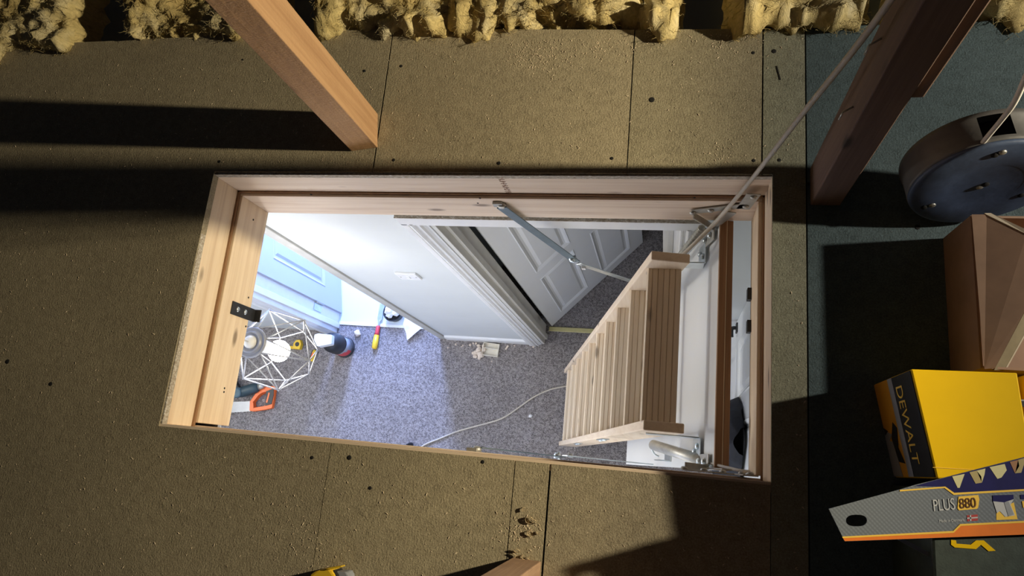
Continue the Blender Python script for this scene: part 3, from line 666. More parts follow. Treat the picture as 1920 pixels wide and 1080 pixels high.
# ------------------------------------------------------------------ pendant lamp
px_, py_ = -0.145, 0.268
pt = thing('pendant_lamp', 'lit bulb pendant in a grey geometric wire cage at the left end', 'lamp', (px_, py_, -0.255))
MB().tube([(px_, py_, -0.257), (px_, py_, -0.487)], 0.0032, 8).build('flex', M['ivory'], pt)
MB().lathe([(0.022, -0.026), (0.024, -0.018), (0.040, -0.014), (0.043, -0.002), (0.030, 0)], (px_, py_, -0.2565), n=28).build('ceiling_rose', M['white'], pt)
M['collar'] = plain('grey_collar', (0.30, 0.30, 0.31), 0.4, 0.2, 0.08)
cl = MB().lathe([(0.018, 0), (0.044, 0.0), (0.048, 0.004), (0.048, 0.012), (0.044, 0.014), (0.042, 0.011), (0.036, 0.011), (0.034, 0.018), (0.029, 0.020), (0.027, 0.014), (0.022, 0.014)], (px_, py_, -0.520), n=32)
cl.build('cage_collar', M['collar'], pt)
MB().lathe([(0.021, 0.0), (0.021, 0.018), (0.017, 0.026), (0.006, 0.032)], (px_, py_, -0.5195), n=20).build('cord_grip', M['ivory'], pt)
MB().lathe([(0.019, -0.10), (0.022, -0.09), (0.022, -0.02), (0.020, -0.0005)], (px_, py_, -0.5205), n=20).build('lamp_holder', M['white'], pt)
prof = [(0.0005, -0.052)] + [(0.036 * math.sin(a_), -0.018 - 0.034 * math.cos(a_)) for a_ in [0.3 * k for k in range(1, 7)]] + [(0.026, 0.012), (0.019, 0.032)]
MB().lathe(prof, (px_, py_, -0.655), n=24).build('bulb', M['bulb'], pt)
mid = [Vector((px_ + 0.136 * math.cos(math.radians(-12 + 60 * k)), py_ + 0.136 * math.sin(math.radians(-12 + 60 * k)), -0.640)) for k in range(6)]
low = [Vector((px_ + 0.088 * math.cos(math.radians(18 + 60 * k)), py_ + 0.088 * math.sin(math.radians(18 + 60 * k)), -0.775)) for k in range(6)]
top = [Vector((px_ + 0.046 * math.cos(math.radians(18 + 60 * k)), py_ + 0.046 * math.sin(math.radians(18 + 60 * k)), -0.512)) for k in range(6)]
cg = MB(); R = 0.0022
for k in range(6):
    for a_, b_ in ((mid[k], mid[(k + 1) % 6]), (mid[k], low[k]), (mid[k], low[k - 1]), (low[k], low[(k + 1) % 6]), (mid[k], top[k]), (mid[k], top[k - 1])):
        cg.tube([a_, b_], R, 6)
    cg.lathe([(0.001, -0.004), (0.0042, 0), (0.001, 0.004)], mid[k], n=8); cg.lathe([(0.001, -0.004), (0.0038, 0), (0.001, 0.004)], low[k], n=8)
cg.build('wire_cage', M['wire'], pt)

# ------------------------------------------------------------------ things on the wall and the carpet
sw = thing('light_switch', 'white single light switch plate between the two doorways', 'switch', (0.110, 0.65, -1.12))
MB().box(0.067, 0.153, 0.641, 0.650, -1.119, -1.034).build('plate', M['gloss'], sw, 0.002)
MB().prism([(0.641, -1.088), (0.637, -1.086), (0.640, -1.064), (0.641, -1.064)], 'x', 0.104, 0.117).build('rocker', M['white'], sw)
for xx in (0.078, 0.142): MB().lathe([(0.0035, 0), (0.003, 0.001)], (xx, 0.641, -1.077), (0, -1, 0), 8).build('screw', M['dull'], sw)

# old pattress box and plaster crumbs
bb = thing('switch_back_box', 'old ivory plastic switch box lying on the carpet by the skirting', 'box', (0.09, 0.590, FZ))
ux, uy = Vector((0.997, -0.07, 0)), Vector((0.07, 0.997, 0)); bc = Vector((0.105, 0.592, FZ))
def bbx(mb, a0, a1, b0, b1, z0, z1): return mb.obox(bc + ux * (a0 + a1) / 2 + uy * (b0 + b1) / 2 + Vector((0, 0, (z0 + z1) / 2)), ux, uy, (0, 0, 1), (a1 - a0) / 2, (b1 - b0) / 2, (z1 - z0) / 2)
m = MB(); bbx(m, -.048, .048, -.038, .038, .0, .003)
m.build('base', M['ivory'], bb)
for a0, a1, b0, b1 in ((-.048, .048, -.038, -.034), (-.048, .048, .034, .038), (-.048, -.044, -.034, .034), (.044, .048, -.034, .034), (-.044, .044, .004, .008)):
    m = MB(); bbx(m, a0, a1, b0, b1, .003, .020); m.build('rim', M['ivory'], bb, 0.0006)
rr = random.Random(11)
def lump(c, r, mat, name, label, cat, group=None, sq=0.7, seed=0):
    bm = bmesh.new(); bmesh.ops.create_icosphere(bm, subdivisions=2, radius=r)
    for v in bm.verts:
        k = 1 + 0.45 * noise.noise(v.co / r * 1.3 + Vector((seed, 0, 0))); v.co = Vector((v.co.x * k, v.co.y * k, v.co.z * k * sq))
    zmin = min(v.co.z for v in bm.verts)
    mb = MB(); mb.add([v.co + Vector((0, 0, -zmin)) for v in bm.verts], [tuple(v.index for v in f_.verts) for f_ in bm.faces]); bm.free()
    o = mb.build(name, mat); o.location = c; return tag(o, label, cat, group)
spots = [(0.035, 0.585, .017), (0.048, 0.560, .020), (0.020, 0.572, .014), (0.062, 0.590, .015), (0.030, 0.610, .012), (0.015, 0.548, .013), (0.058, 0.612, .011), (0.005, 0.566, .012), (0.040, 0.540, .010)]
for i, (x, y, r) in enumerate(spots):
    lump((x, y, FZ), r, M['plaster'], 'plaster_chunk', 'pinkish plaster chunk heaped against the ivory switch box', 'plaster', 'plaster chunks beside the switch box', 0.7, i * 3.1)
for i, (px, py, r) in enumerate(((855, 646, .006), (868, 648, .005), (882, 647, .007), (888, 641, .006), (893, 643, .007), (1000, 650, .006), (915, 645, .005), (965, 646, .005), (840, 652, .005), (922, 678, .004), (866, 650, .004))):
    p = at(px, py, FZ); lump((p.x, min(p.y, 0.625), FZ), r, M['plaster'], 'plaster_crumb', 'tiny pale plaster crumb scattered along the short skirting', 'plaster', 'plaster crumbs along the skirting', 0.6, i * 2.3)
p = at(951, 652, FZ); solo(MB().obox((p.x, p.y, FZ + 0.006), (0.5, 0.8, 0), (-0.8, 0.5, 0), (0, 0, 1), 0.014, 0.005, 0.005), 'plaster_splinter', M['plaster'], 'oblong plaster splinter right of the ivory switch box', 'plaster', None, None, 0.001)
p = at(995, 780, FZ); lump((p.x, p.y, FZ), .010, M['paper'], 'paint_flake', 'single white flake on the carpet left of the ladder foot', 'flake', None, 0.5, 4.4)
p = at(672, 625, FZ); lump((p.x, p.y, FZ), .020, M['plaster'], 'crumpled_scrap', 'small crumpled pinkish scrap between the canister and the chisel', 'scrap', None, 0.7, 8.4)

# chisel across the threshold
A_, B_ = at(703.5, 655, FZ), at(719, 568, FZ); A_.z = FZ + 0.016; B_.z = FZ + 0.012; dv = (B_ - A_); LN = dv.length; dv.normalize(); sd = dv.cross(Vector((0, 0, 1))).normalized(); up_ = sd.cross(dv)
ch = thing('wood_chisel', 'wood chisel with red and yellow handle lying across the white threshold', 'chisel', (A_.x, A_.y, FZ))
MB().lathe([(0.010, 0), (0.016, 0.006), (0.0175, 0.03), (0.015, 0.085)], A_, dv, 14).build('handle_end', M['yellowp'], ch)
MB().lathe([(0.015, 0.0852), (0.0125, 0.10), (0.013, 0.138), (0.009, 0.143)], A_, dv, 14).build('handle_collar', M['redp'], ch)
m = MB(); m.tube([A_ + dv * 0.142, A_ + dv * 0.175], [0.005, 0.006], 8)
m.oprism([(0.170, -0.006), (0.185, -0.015), (LN - 0.012, -0.015), (LN, 0.013), (LN - 0.005, 0.015), (0.185, 0.015), (0.170, 0.006)], A_ - up_ * 0.002, dv, sd, up_, 0.004); m.build('blade', M['steel'], ch, 0.0006)
# tub of filler and paper sheet
p = at(742, 588, FZ); tb = thing('filler_tub', 'dark round tub heaped with white filler beyond the threshold', 'tub', (p.x, p.y, FZ + 0.001))
MB().lathe([(0.045, 0), (0.052, 0.002), (0.058, 0.05), (0.060, 0.052), (0.055, 0.052), (0.053, 0.046), (0.01, 0.045)], (p.x, p.y, FZ + 0.001), n=28).build('tub', M['black'], tb)
for i, (dx, dy, r) in enumerate(((-0.010, 0.006, .032), (0.022, -0.004, .024), (-0.012, -0.020, .022), (0.006, 0.024, .02))):
    o = lump((0, 0, 0), r, M['paper'], 'filler_lump', None, None, None, 0.75, i * 5.0); o.parent = tb; o.location = (dx, dy, 0.040)
q = [at(762, 588, FZ), at(800, 612, FZ), at(795, 620, FZ), at(765, 638, FZ), at(758, 612, FZ)]
mb = MB(); nx = 10; vs_ = []
c00, c10, c11, c01 = at(762, 590, FZ), at(800, 612, FZ), at(765, 639, FZ), at(758, 612, FZ)
for j in range(nx + 1):
    for i in range(nx + 1):
        u, v = i / nx, j / nx; p = (c00 * (1 - u) + c10 * u) * (1 - v) + (c01 * (1 - u) + c11 * u) * v
        vs_.append((p.x, p.y, FZ + 0.012 + 0.035 * u * (1 - v) + 0.010 * math.sin(u * 5 + v * 2) + 0.006 * noise.noise(Vector((u * 3, v * 3, 1)))))
mb.add(vs_, [(j * (nx + 1) + i, (j + 1) * (nx + 1) + i, (j + 1) * (nx + 1) + i + 1, j * (nx + 1) + i + 1) for j in range(nx) for i in range(nx)], True)
o = solo(mb, 'paper_sheet', M['paper'], 'curled white sheet lying beside the dark filler tub', 'paper'); sm = o.modifiers.new('thickness', 'SOLIDIFY'); sm.thickness = 0.0015
# canister
p = at(648, 652, FZ); cx, cy = p.x, p.y
cn = thing('spray_canister', 'dark canister with white nozzle cap and red label on the carpet', 'canister', (cx, cy, FZ))
MB().lathe([(0.058, 0), (0.062, 0.004), (0.062, 0.018), (0.055, 0.022)], (cx, cy, FZ), n=28).build('base_ring', M['black'], cn)
MB().lathe([(0.055, 0.022), (0.056, 0.11)], (cx, cy, FZ), n=28).build('label_band', M['greyprint'], cn)
m = MB(); k0 = []
for j, zz in enumerate((0.026, 0.09)):
    for i in range(13):
        a_ = math.radians(-130 + i * 9); k0.append((cx + 0.0566 * math.cos(a_), cy + 0.0566 * math.sin(a_), FZ + zz - (0.02 if j and (i < 3 or i > 9) else 0)))
m.add(k0, [(i, i + 1, 13 + i + 1, 13 + i) for i in range(12)], True); m.build('red_label', M['redp'], cn)
MB().lathe([(0.056, 0.1102), (0.060, 0.115), (0.060, 0.175), (0.055, 0.20), (0.038, 0.222), (0.028, 0.226)], (cx, cy, FZ), n=28).build('shoulder', M['black'], cn)
cc = Vector((cx - 0.012, cy - 0.004, FZ + 0.252)); ca = Vector((-0.95, -0.1, 0.1)).normalized(); cs = Vector((0, 0, 1)).cross(ca).normalized(); cu_ = ca.cross(cs)
m = MB().oprism([(-0.050, -0.030), (0.030, -0.040), (0.055, -0.034), (0.058, 0.018), (0.030, 0.036), (-0.050, 0.024)], cc - cu_ * 0.024, ca, cs, cu_, 0.050); m.build('nozzle_cap', M['white'], cn, 0.006)
# knife and tape measure under the lamp
A_, B_ = at(586, 678, FZ), at(598, 640, FZ); A_.z = FZ + 0.014; B_.z = FZ + 0.014; dv = (B_ - A_).normalized(); LN = (B_ - A_).length
kn = thing('screwdriver', 'small yellow and orange handled screwdriver beside the dark canister', 'screwdriver', (A_.x, A_.y, FZ))
MB().lathe([(0.008, 0), (0.013, 0.006), (0.013, LN * 0.45), (0.009, LN * 0.55)], A_, dv, 10).build('handle', M['yellowp'], kn)
sdv = dv.cross(Vector((0, 0, 1))); MB().obox(A_ + dv * LN * 0.3 - sdv * 0.009 + Vector((0, 0, 0.006)), dv, sdv, (0, 0, 1), LN * 0.22, 0.004, 0.005).build('handle_grip', M['black'], kn)
MB().obox(A_ + dv * LN * 0.25 + Vector((0, 0, 0.012)), dv, sdv, (0, 0, 1), LN * 0.15, 0.005, 0.002).build('orange_stripe', M['orangep'], kn)
MB().tube([A_ + dv * LN * 0.55, A_ + dv * LN], 0.004, 8).build('shank', M['blade'], kn)
p = at(562, 647, FZ); tm = thing('tape_measure', 'yellow tape measure on the carpet behind the glowing bulb', 'tape measure', (p.x, p.y, FZ))
MB().prism([(p.x - .026, p.y - .030), (p.x + .020, p.y - .030), (p.x + .026, p.y + .004), (p.x + .014, p.y + .030), (p.x - .014, p.y + .026), (p.x - .028, p.y + .004)], 'z', FZ, FZ + 0.032).build('case', M['yellowp'], tm, 0.004)
MB().box(p.x - .095, p.x - .026, p.y - .028, p.y - .010, FZ + 0.004, FZ + 0.007).build('tape_tongue', M['yellowp'], tm)
MB().lathe([(0.014, 0.032), (0.013, 0.034)], (p.x, p.y, FZ), n=16).build('badge', M['black'], tm)
# handsaw
sv = thing('handsaw', 'handsaw with open orange handle lying on the carpet under the lamp', 'saw', (*at(490, 750, FZ).xy, FZ))
def zp(x, y): return at(430 + x / 6.75, 640 + y / 6.75, FZ).xy
outer = [zp(*q) for q in ((292, 765), (372, 655), (395, 590), (470, 575), (612, 572), (606, 640), (590, 760), (572, 850), (480, 872), (330, 892), (288, 884))]
inner = [zp(*q) for q in ((338, 775), (405, 690), (455, 655), (520, 640), (510, 720), (495, 800), (480, 830), (345, 845))]
MB().plate([outer, inner], FZ + 0.004, FZ + 0.030).build('handle', M['orangep'], sv, 0.003)
MB().plate([[zp(*q) for q in ((502, 640), (600, 600), (596, 690), (572, 800), (490, 822))]], FZ + 0.0305, FZ + 0.034).build('grip_pad', M['black'], sv, 0.001)
MB().plate([[zp(*q) for q in ((535, 655), (552, 660), (520, 785), (502, 780))]], FZ + 0.0342, FZ + 0.036).build('grip_stripe', M['orangep'], sv)
b0, b1, b2, b3 = zp(292, 760), zp(288, 884), zp(-900, 960), zp(-900, 800)
nt = 60; teeth = [(b1.lerp(b2, k / nt) + Vector((0, -0.004 if k % 2 else 0))) for k in range(nt + 1)]
MB().plate([[b0] + [Vector(q) for q in teeth] + [b3]], FZ + 0.010, FZ + 0.012).build('saw_blade', M['blade'], sv)
# cordless drill, half hidden by the hatch frame
p = at(455, 738, FZ); dr = thing('cordless_drill', 'dark teal cordless drill lying behind the orange handsaw', 'drill', (p.x, p.y, FZ))
o_ = Vector((p.x, p.y, FZ + 0.06)); axd = Vector((0.35, 0.75, -0.05)).normalized()
MB().lathe([(0.024, 0.0), (0.030, 0.004), (0.032, 0.03), (0.032, 0.11), (0.026, 0.13), (0.020, 0.135)], o_ + Vector((0, 0, -0.02)), (0.94, 0.34, 0), 20).build('body', M['teal'], dr)
MB().lathe([(0.030, 0.0), (0.034, 0.01), (0.030, 0.024), (0.022, 0.026)], o_, (0.25, -0.1, 0.96), 20).build('end_cap', plain('pale_teal', (0.08, 0.14, 0.165), 0.5), dr)
MB().lathe([(0.020, 0.136), (0.019, 0.16), (0.010, 0.175)], o_ + Vector((0, 0, -0.02)), (0.94, 0.34, 0), 16).build('chuck', M['dull'], dr)
MB().obox(o_ + Vector((-0.06, 0.06, -0.03)), (-0.7, 0.7, 0), (0.7, 0.7, 0), (0, 0, 1), 0.07, 0.022, 0.018).build('grip', M['black'], dr, 0.006)
MB().obox(o_ + Vector((-0.13, 0.13, -0.03)), (0.7, 0.7, 0), (-0.7, 0.7, 0), (0, 0, 1), 0.05, 0.025, 0.028).build('battery', M['black'], dr, 0.004)
# flex through the hatch and along the carpet
pc = Vector((1.262, 0.598, 0.006)); up1 = at(1670, 0, 0.60); dirv = (up1 - pc)
pts = [Vector((1.325, 0.44, 1.35)), Vector((1.338, 0.51, 0.95)), up1, pc + dirv * 0.45, pc, Vector((1.232, 0.585, -0.10)), Vector((1.201, 0.572, -0.200)), Vector((1.150, 0.532, -0.265)), Vector((1.112, 0.524, -0.38)), Vector((1.086, 0.520, -0.52)), Vector((1.090, 0.475, -0.66)),
       Vector((1.045, 0.44, -0.85)), Vector((0.96, 0.43, -1.20)), Vector((0.80, 0.43, -1.90)), Vector((0.68, 0.43, -2.40)), Vector((0.62, 0.425, FZ + 0.006))]
for px, py in ((1056, 725), (1030, 731), (1000, 745), (970, 766), (940, 785), (900, 797), (860, 808), (825, 822), (798, 833)):
    q = at(px, py, FZ + 0.005); pts.append(q)
pts += [at(780, 845, FZ + 0.005), at(740, 870, FZ + 0.005)]
solo(MB().tube(spline(pts, 6), 0.0048, 8), 'extension_flex', M['cable'], 'beige flex hanging through the hatch corner and trailing over the carpet', 'cable', None, None, 0, (0.6, 0.4, FZ))
p = at(771, 834, FZ); pg = thing('black_plug', 'black plug standing on the carpet at the near hatch edge', 'plug', (p.x, p.y, FZ))
MB().lathe([(0.012, 0), (0.014, 0.004), (0.012, 0.03), (0.006, 0.05), (0.004, 0.075)], (p.x, p.y, FZ), n=12).build('plug_body', M['black'], pg)

# ------------------------------------------------------------------ right side of the loft: reel, cartons, saw sleeve
n_ = Vector((0.0584, -0.6409, 0.1509)).normalized(); cR = Vector((1.6297, 0.529, 0.1345)); RR, TT = 0.116, 0.069
rl = thing('cable_reel', 'round dark plastic cable reel standing tilted beside the dark post', 'reel', (1.63, 0.55, 0))
ref = (Vector((0, 0, 1)) - n_ * n_.z).normalized(); n = 96
def ang_of(pt): 
    v = pt - cR; u = ref; w2 = n_.cross(u); return math.atan2(v.dot(w2), v.dot(u))
def onside(px, py):   # crossing with the outer cylinder
    d = ray(px, py).normalized(); o2 = CAM - cR; dp = d - n_ * d.dot(n_); op = o2 - n_ * o2.dot(n_)
    A2, B2, C2 = dp.dot(dp), 2 * dp.dot(op), op.dot(op) - (RR * 1.02) ** 2; disc = max(0, B2 * B2 - 4 * A2 * C2); return CAM + d * ((-B2 - math.sqrt(disc)) / (2 * A2))
pa, pb = onside(1836, 240), onside(1900, 240); aa, ab = sorted((ang_of(pa), ang_of(pb)))
prof = [(RR * 1.0, -TT), (RR * 1.045, -TT + 0.003), (RR * 1.045, -TT + 0.012), (RR * 1.03, -TT + 0.014), (RR * 1.02, -0.016), (RR * 1.025, -0.012), (RR * 1.02, -0.006)]
def skip(i, k):
    a_ = (2 * PI * (k + 0.5) / n); a_ = a_ - 2 * PI if a_ > PI else a_
    return i in (2, 3) and aa < a_ < ab
MB().lathe(prof, cR, n_, n, True, skip, ref).build('drum', M['drum_s'], rl)
MB().lathe([(RR * 0.80, -TT + 0.004), (RR * 0.80, -0.008)], cR, n_, 48, True, None, ref).build('inner_core', M['hole'], rl)
MB().lathe([(RR * 1.02, -0.0058), (RR * 1.0, -0.001), (RR * 0.96, 0.0008), (RR * 0.55, 0.002), (RR * 0.50, 0.0005), (RR * 0.1, 0.0015)], cR, n_, 64, True, None, ref).build('front_face', M['drum_f'], rl)
def onface(px, py, h=0.002):
    d = ray(px, py); o2 = cR + n_ * h; return CAM + d * ((o2 - CAM).dot(n_) / d.dot(n_))
for px, py, mt in ((1880, 286, 'dull'), (1866, 291, 'hole'), (1848, 346, 'hole'), (1837, 351, 'dull'), (1748, 385, 'dull'), (1733, 389, 'hole'), (1915, 366, 'hole')):
    MB().lathe([(0.006, -0.001), (0.006, 0.0008), (0.004, 0.0022), (0.001, 0.0024)], onface(px, py), n_, 10).build('screw' if mt == 'dull' else 'screw_recess', M[mt], rl)
e0 = onside(1866, 232) - (onside(1866, 232) - cR).normalized() * 0.03
q0 = onside(1846, 263); q1 = q0 + Vector((0.012, 0.004, 0.030))
q2 = at(1880, 222, q0.z + 0.06); q3 = at(1903, 190, q0.z + 0.12); q4 = at(1935, 120, q0.z + 0.26)
solo(MB().tube(spline([q0 + Vector((-0.002, -0.004, -0.004)), at(1852, 256, q0.z + 0.012), q2, q3, q4, q4 + (q4 - q3) * 3], 8), 0.0042, 10), 'reel_flex', M['white_flex'], 'white flex entering the slot in the rim of the dark reel', 'cable', None, None, 0, q0)

# open brown carton
bh = 0.125
ct = thing('cardboard_box', 'brown cardboard box with bent tapered flaps behind the yellow carton', 'box', (1.73, 0.33, 0))
cA, cB = at(1822, 402, bh), at(1846, 692, bh); xL = cA.x
wl = MB().box(xL - 0.002, xL + 0.002, 0.212, 0.478, 0.0, bh); wl.box(xL + 0.002, 1.96, 0.474, 0.478, 0, bh); wl.box(xL + 0.002, 1.96, 0.212, 0.216, 0, bh); wl.box(1.956, 1.96, 0.216, 0.474, 0, bh); wl.box(xL + 0.002, 1.956, 0.216, 0.474, 0.0, 0.004)
wl.build('walls', M['card'], ct)
def flap(pts_, mat, name, th=0.004):
    P = [Vector(q) for q in pts_]; nrm = (P[1] - P[0]).cross(P[2] - P[0]).normalized(); nrm = nrm if nrm.z > 0 else -nrm
    k = len(P); mb = MB().add([q for q in P] + [q - nrm * th for q in P], [tuple(range(k)), tuple(range(2 * k - 1, k - 1, -1))] + [(i, k + i, k + (i + 1) % k, (i + 1) % k) for i in range(k)])
    return mb.build(name, mat, ct)
f1 = flap([at(1822, 402, bh + 0.006), at(1846, 692, bh + 0.006), at(1866, 690, bh + 0.010), at(1924, 578, bh + 0.026), at(2010, 470, bh + 0.04), at(1925, 438, bh + 0.030), at(1850, 402, bh + 0.010)], M['card'], 'flap')
e1 = flap([at(1846, 399.5, bh + 0.0108), at(1858, 399.5, bh + 0.0110), at(1926, 431, bh + 0.0312), at(1925, 439, bh + 0.0308), at(1850, 402.5, bh + 0.0108)], M['cardedge'], 'flap_cut_edge', 0.003)
f2 = flap([at(1864, 694, bh + 0.001), at(1884, 694, bh - 0.004), at(1930, 612, bh - 0.004), at(1928, 572, bh + 0.004)], M['carddark'], 'flap')
e2 = flap([at(1883.5, 694, bh - 0.0035), at(1886.5, 694, bh - 0.0035), at(1932, 612, bh - 0.0035), at(1929, 612, bh - 0.0035)], M['cardedge'], 'flap_cut_edge', 0.002)

# yellow carton
yh = 0.2
yb = thing('yellow_carton', 'big yellow tool carton with a black lettered side band', 'carton', (1.56, 0.11, 0))
c0, c1 = at(1708, 692, yh), at(1757, 897, yh); c2, c3 = at(1903, 868, yh) , at(1898, 692, yh)
c3.x = 1.628; c2 = Vector((1.640, c1.y + 0.004, yh)); c3.y = c0.y + 0.004
P = [c0, c1, c2, c3]; body = MB().add([(q.x, q.y, 0) for q in P] + [tuple(q) for q in P], [(3, 2, 1, 0), (4, 5, 6, 7), (0, 1, 5, 4), (1, 2, 6, 5), (2, 3, 7, 6), (3, 0, 4, 7)])
body.build('body', M['yellow'], yb, 0.002)
aL = Vector((c1.x - c0.x, c1.y - c0.y, 0)); LL = aL.length; aL.normalize(); nL = aL.cross(Vector((0, 0, 1))).normalized()
if nL.x > 0: nL = -nL
def side(poly, mat, name, lift): return MB().oprism([(a_ * LL, b_ * yh) for a_, b_ in poly], Vector((c0.x, c0.y, 0)) + nL * lift, aL, Vector((0, 0, 1)), nL, 0.0005).build(name, mat, yb)
side([(0.01, 0.42), (0.99, 0.42), (0.99, 0.985), (0.01, 0.985)], M['black'], 'black_band', 0.0008)
side([(0.01, 0.0), (0.99, 0.0), (0.99, 0.42), (0.01, 0.42)], M['orangeprint'], 'amber_band', 0.0008)
side([(0.01, 0.40), (0.99, 0.40), (0.99, 0.52), (0.01, 0.52)], M['greyprint'], 'grey_band', 0.0014)
side([(0.50, 0.0), (0.56, 0.20), (0.62, 0.10), (0.66, 0.33), (0.72, 0.20), (0.99, 0.25), (0.99, 0.0)], M['greyprint'], 'pictured_tool', 0.0014)
side([(0.44, 0.30), (0.50, 0.38), (0.70, 0.30), (0.86, 0.39), (0.84, 0.24), (0.60, 0.18)], M['black'], 'pictured_tool', 0.0020)
side([(0.48, 0.02), (0.52, 0.12), (0.56, 0.02)], M['black'], 'pictured_tool', 0.0020)
o_ = Vector((c0.x, c0.y, 0)) + nL * 0.0016 + aL * 0.10 * LL + Vector((0, 0, 0.58 * yh))
text_mesh('DEWALT', 0.044, o_, aL, (0, 0, 1), yb, M['yline'], 'maker_lettering', 0.72, 0.0004)
# crease flap on the top
m = MB(); g0, g1, g2, g3 = at(1752, 872, yh), at(1758, 896, yh), at(1898, 862, yh), at(1893, 862, yh)
m.plate([[(1.5045, 0.044), (1.6300, 0.048), (1.6300, 0.0472), (1.5045, 0.0432)]], yh, yh + 0.0006); m.build('top_crease', M['yline'], yb)
# second yellow carton behind it, mostly out of frame
y2b = thing('yellow_carton', 'second yellow carton with black marks at the right edge', 'carton', (1.73, 0.12, 0))
MB().box(1.645, 1.83, 0.055, 0.196, 0, 0.185).build('body', M['yellow'], y2b, 0.002)
for poly in ([(1908, 752), (1925, 752), (1925, 768), (1918, 762)], [(1914, 785), (1926, 772), (1926, 805), (1918, 800)]):
    MB().plate([[at(x, y, 0.186).xy for x, y in poly]], 0.1852, 0.1858).build('black_mark', M['black'], y2b)
m = MB().plate([[at(x, y, 0.186).xy for x, y in ((1906, 749), (1928, 749), (1928, 753), (1907, 753))]], 0.1852, 0.1857); m.build('grey_mark', M['greyprint'], y2b)

# dark green case under the saw sleeve
dh = 0.196
dc = thing('green_case', 'dark green flat case with yellow chevron under the saw sleeve', 'case', (1.62, -0.10, 0))
dA = at(1752, 1046, dh)
MB().box(1.500, 1.86, -0.155, 0.014, 0.0, dh).build('body', M['case'], dc, 0.004)
MB().plate([[at(x, y, dh).xy for x, y in ((1690, 1014), (1700, 1012), (1752, 1038), (1750, 1047))]], dh - 0.02, dh - 0.016).build('side_strap', M['greyprint'], dc)
ch_ = [(115, 845), (160, 850), (165, 880), (295, 890), (345, 850), (415, 850), (525, 945), (460, 950), (390, 890), (345, 930), (150, 915), (115, 890)]
MB().plate([[at(1760 + x / 4.906, 840 + y / 4.906, dh + 0.001).xy for x, y in ch_]], dh, dh + 0.0008).build('yellow_chevron', M['yellow'], dc)

# saw sleeve
sz = 0.2035
sl = thing('saw_sleeve', 'grey printed saw sleeve with orange edge and oval hole on the dark case', 'saw sleeve', (1.50, -0.03, sz))
def S(*pts_): return [at(x, y, sz).xy for x, y in pts_]
hole_ = [(1606 + 20 * (abs(math.cos(a_)) ** 0.7) * (1 if math.cos(a_) > 0 else -1), 976 + 11 * math.sin(a_)) for a_ in [2 * PI * k / 24 for k in range(24)]]
base_ = S((1554, 954), (1690, 917), (1716, 909), (1749, 901), (1846, 876), (1925, 856), (2060, 818), (2060, 996), (1920, 1002.5), (1584, 1015))
MB().plate([base_, S(*hole_)], sz - 0.003, sz).build('card_body', M['sleeve'], sl)
def prt(pts_, mat, name, lv): return MB().plate([S(*pts_)], sz + 0.0003 * (lv - 1), sz + 0.0003 * lv).build(name, M[mat], sl)
prt(((1714, 911.5), (1749, 901.5), (1846, 876.5), (1925, 856.5), (2060, 818.5), (2060, 908), (1920, 918), (1788, 925), (1772, 912.5)), 'blue', 'navy_field', 1)
prt(((1687, 918.6), (1772, 912.2), (1789, 924), (1920, 917), (2060, 908), (2060, 911.5), (1920, 920.5), (1788, 928), (1770.5, 915), (1687, 921.5)), 'yline', 'gold_line', 2)
prt(((1580, 1008), (1788, 998), (1801, 985), (1920, 979.5), (2060, 972), (2060, 996), (1920, 1002.3), (1584, 1014.6)), 'orange', 'orange_field', 1)
prt(((1579, 1006), (1787, 995.5), (1800, 982.5), (1920, 976.5), (2060, 969), (2060, 972.5), (1920, 980), (1801, 986), (1788, 999), (1580, 1009)), 'yline', 'gold_line', 2)
def z5(x, y): return (1520 + x / 2.5725, 660 + y / 2.5725)
for poly, mt in ((((682, 600), (742, 588), (718, 655), (708, 655)), 'tooth'), (((765, 580), (800, 572), (822, 600), (825, 630), (795, 635)), 'tooth2'), (((800, 572), (842, 562), (838, 590), (825, 630)), 'tooth'),
                 (((862, 555), (935, 540), (945, 570), (920, 605), (900, 612)), 'tooth'), (((960, 530), (1000, 520), (1005, 550), (985, 585)), 'tooth3'), (((1000, 520), (1040, 508), (1015, 582), (985, 585)), 'tooth2')):
    prt([z5(*q) for q in poly], mt, 'printed_tooth', 2)
def z4(x, y): return (1760 + x / 4.906, 840 + y / 4.906)
for poly, mt, lv in ((((530, 575), (690, 500), (725, 655), (530, 662)), 'yline', 1), (((495, 435), (685, 430), (690, 470), (600, 500), (498, 490)), 'blue', 2), (((500, 490), (600, 500), (690, 470), (660, 520), (700, 620), (610, 632), (560, 580), (535, 600)), 'lightprint', 2),
                     (((600, 500), (640, 490), (690, 610), (640, 630)), 'greyprint', 3), (((750, 430), (830, 425), (830, 470), (755, 470)), 'blue', 2), (((765, 490), (830, 480), (830, 545), (775, 548)), 'yline', 2)):
    prt([z4(*q) for q in poly], mt, 'printed_picture', lv)
prt(((1797, 931), (1834, 928), (1836, 936), (1834, 951), (1832, 954), (1798, 957), (1795, 953)), 'yline', 'number_plate', 2)
def line_text(txt, p0, p1, hpx, mat, name, lift):
    a_, b_ = at(*p0, sz), at(*p1, sz); u = (b_ - a_); up = (at(p0[0] - 1.0, p0[1] - hpx, sz) - a_); size = up.length / 0.70
    o = text_mesh(txt, size, a_, u, up, sl, M[mat], name, 1.0, lift)
    # stretch to the printed width
    un_ = u.normalized(); loc0 = a_ - ORG[sl.name]; wmax = max((v.co - loc0).dot(un_) for v in o.data.vertices); k = u.length / wmax
    for v in o.data.vertices:
        s_ = (v.co - loc0).dot(un_); v.co += un_ * (s_ * (k - 1))
line_text('PLUS', (1750, 958.5), (1793, 955.0), 22, 'lightprint', 'lettering', 0.0008)
line_text('880', (1799, 953.5), (1832, 951.0), 19, 'brownprint', 'lettering', 0.0012)
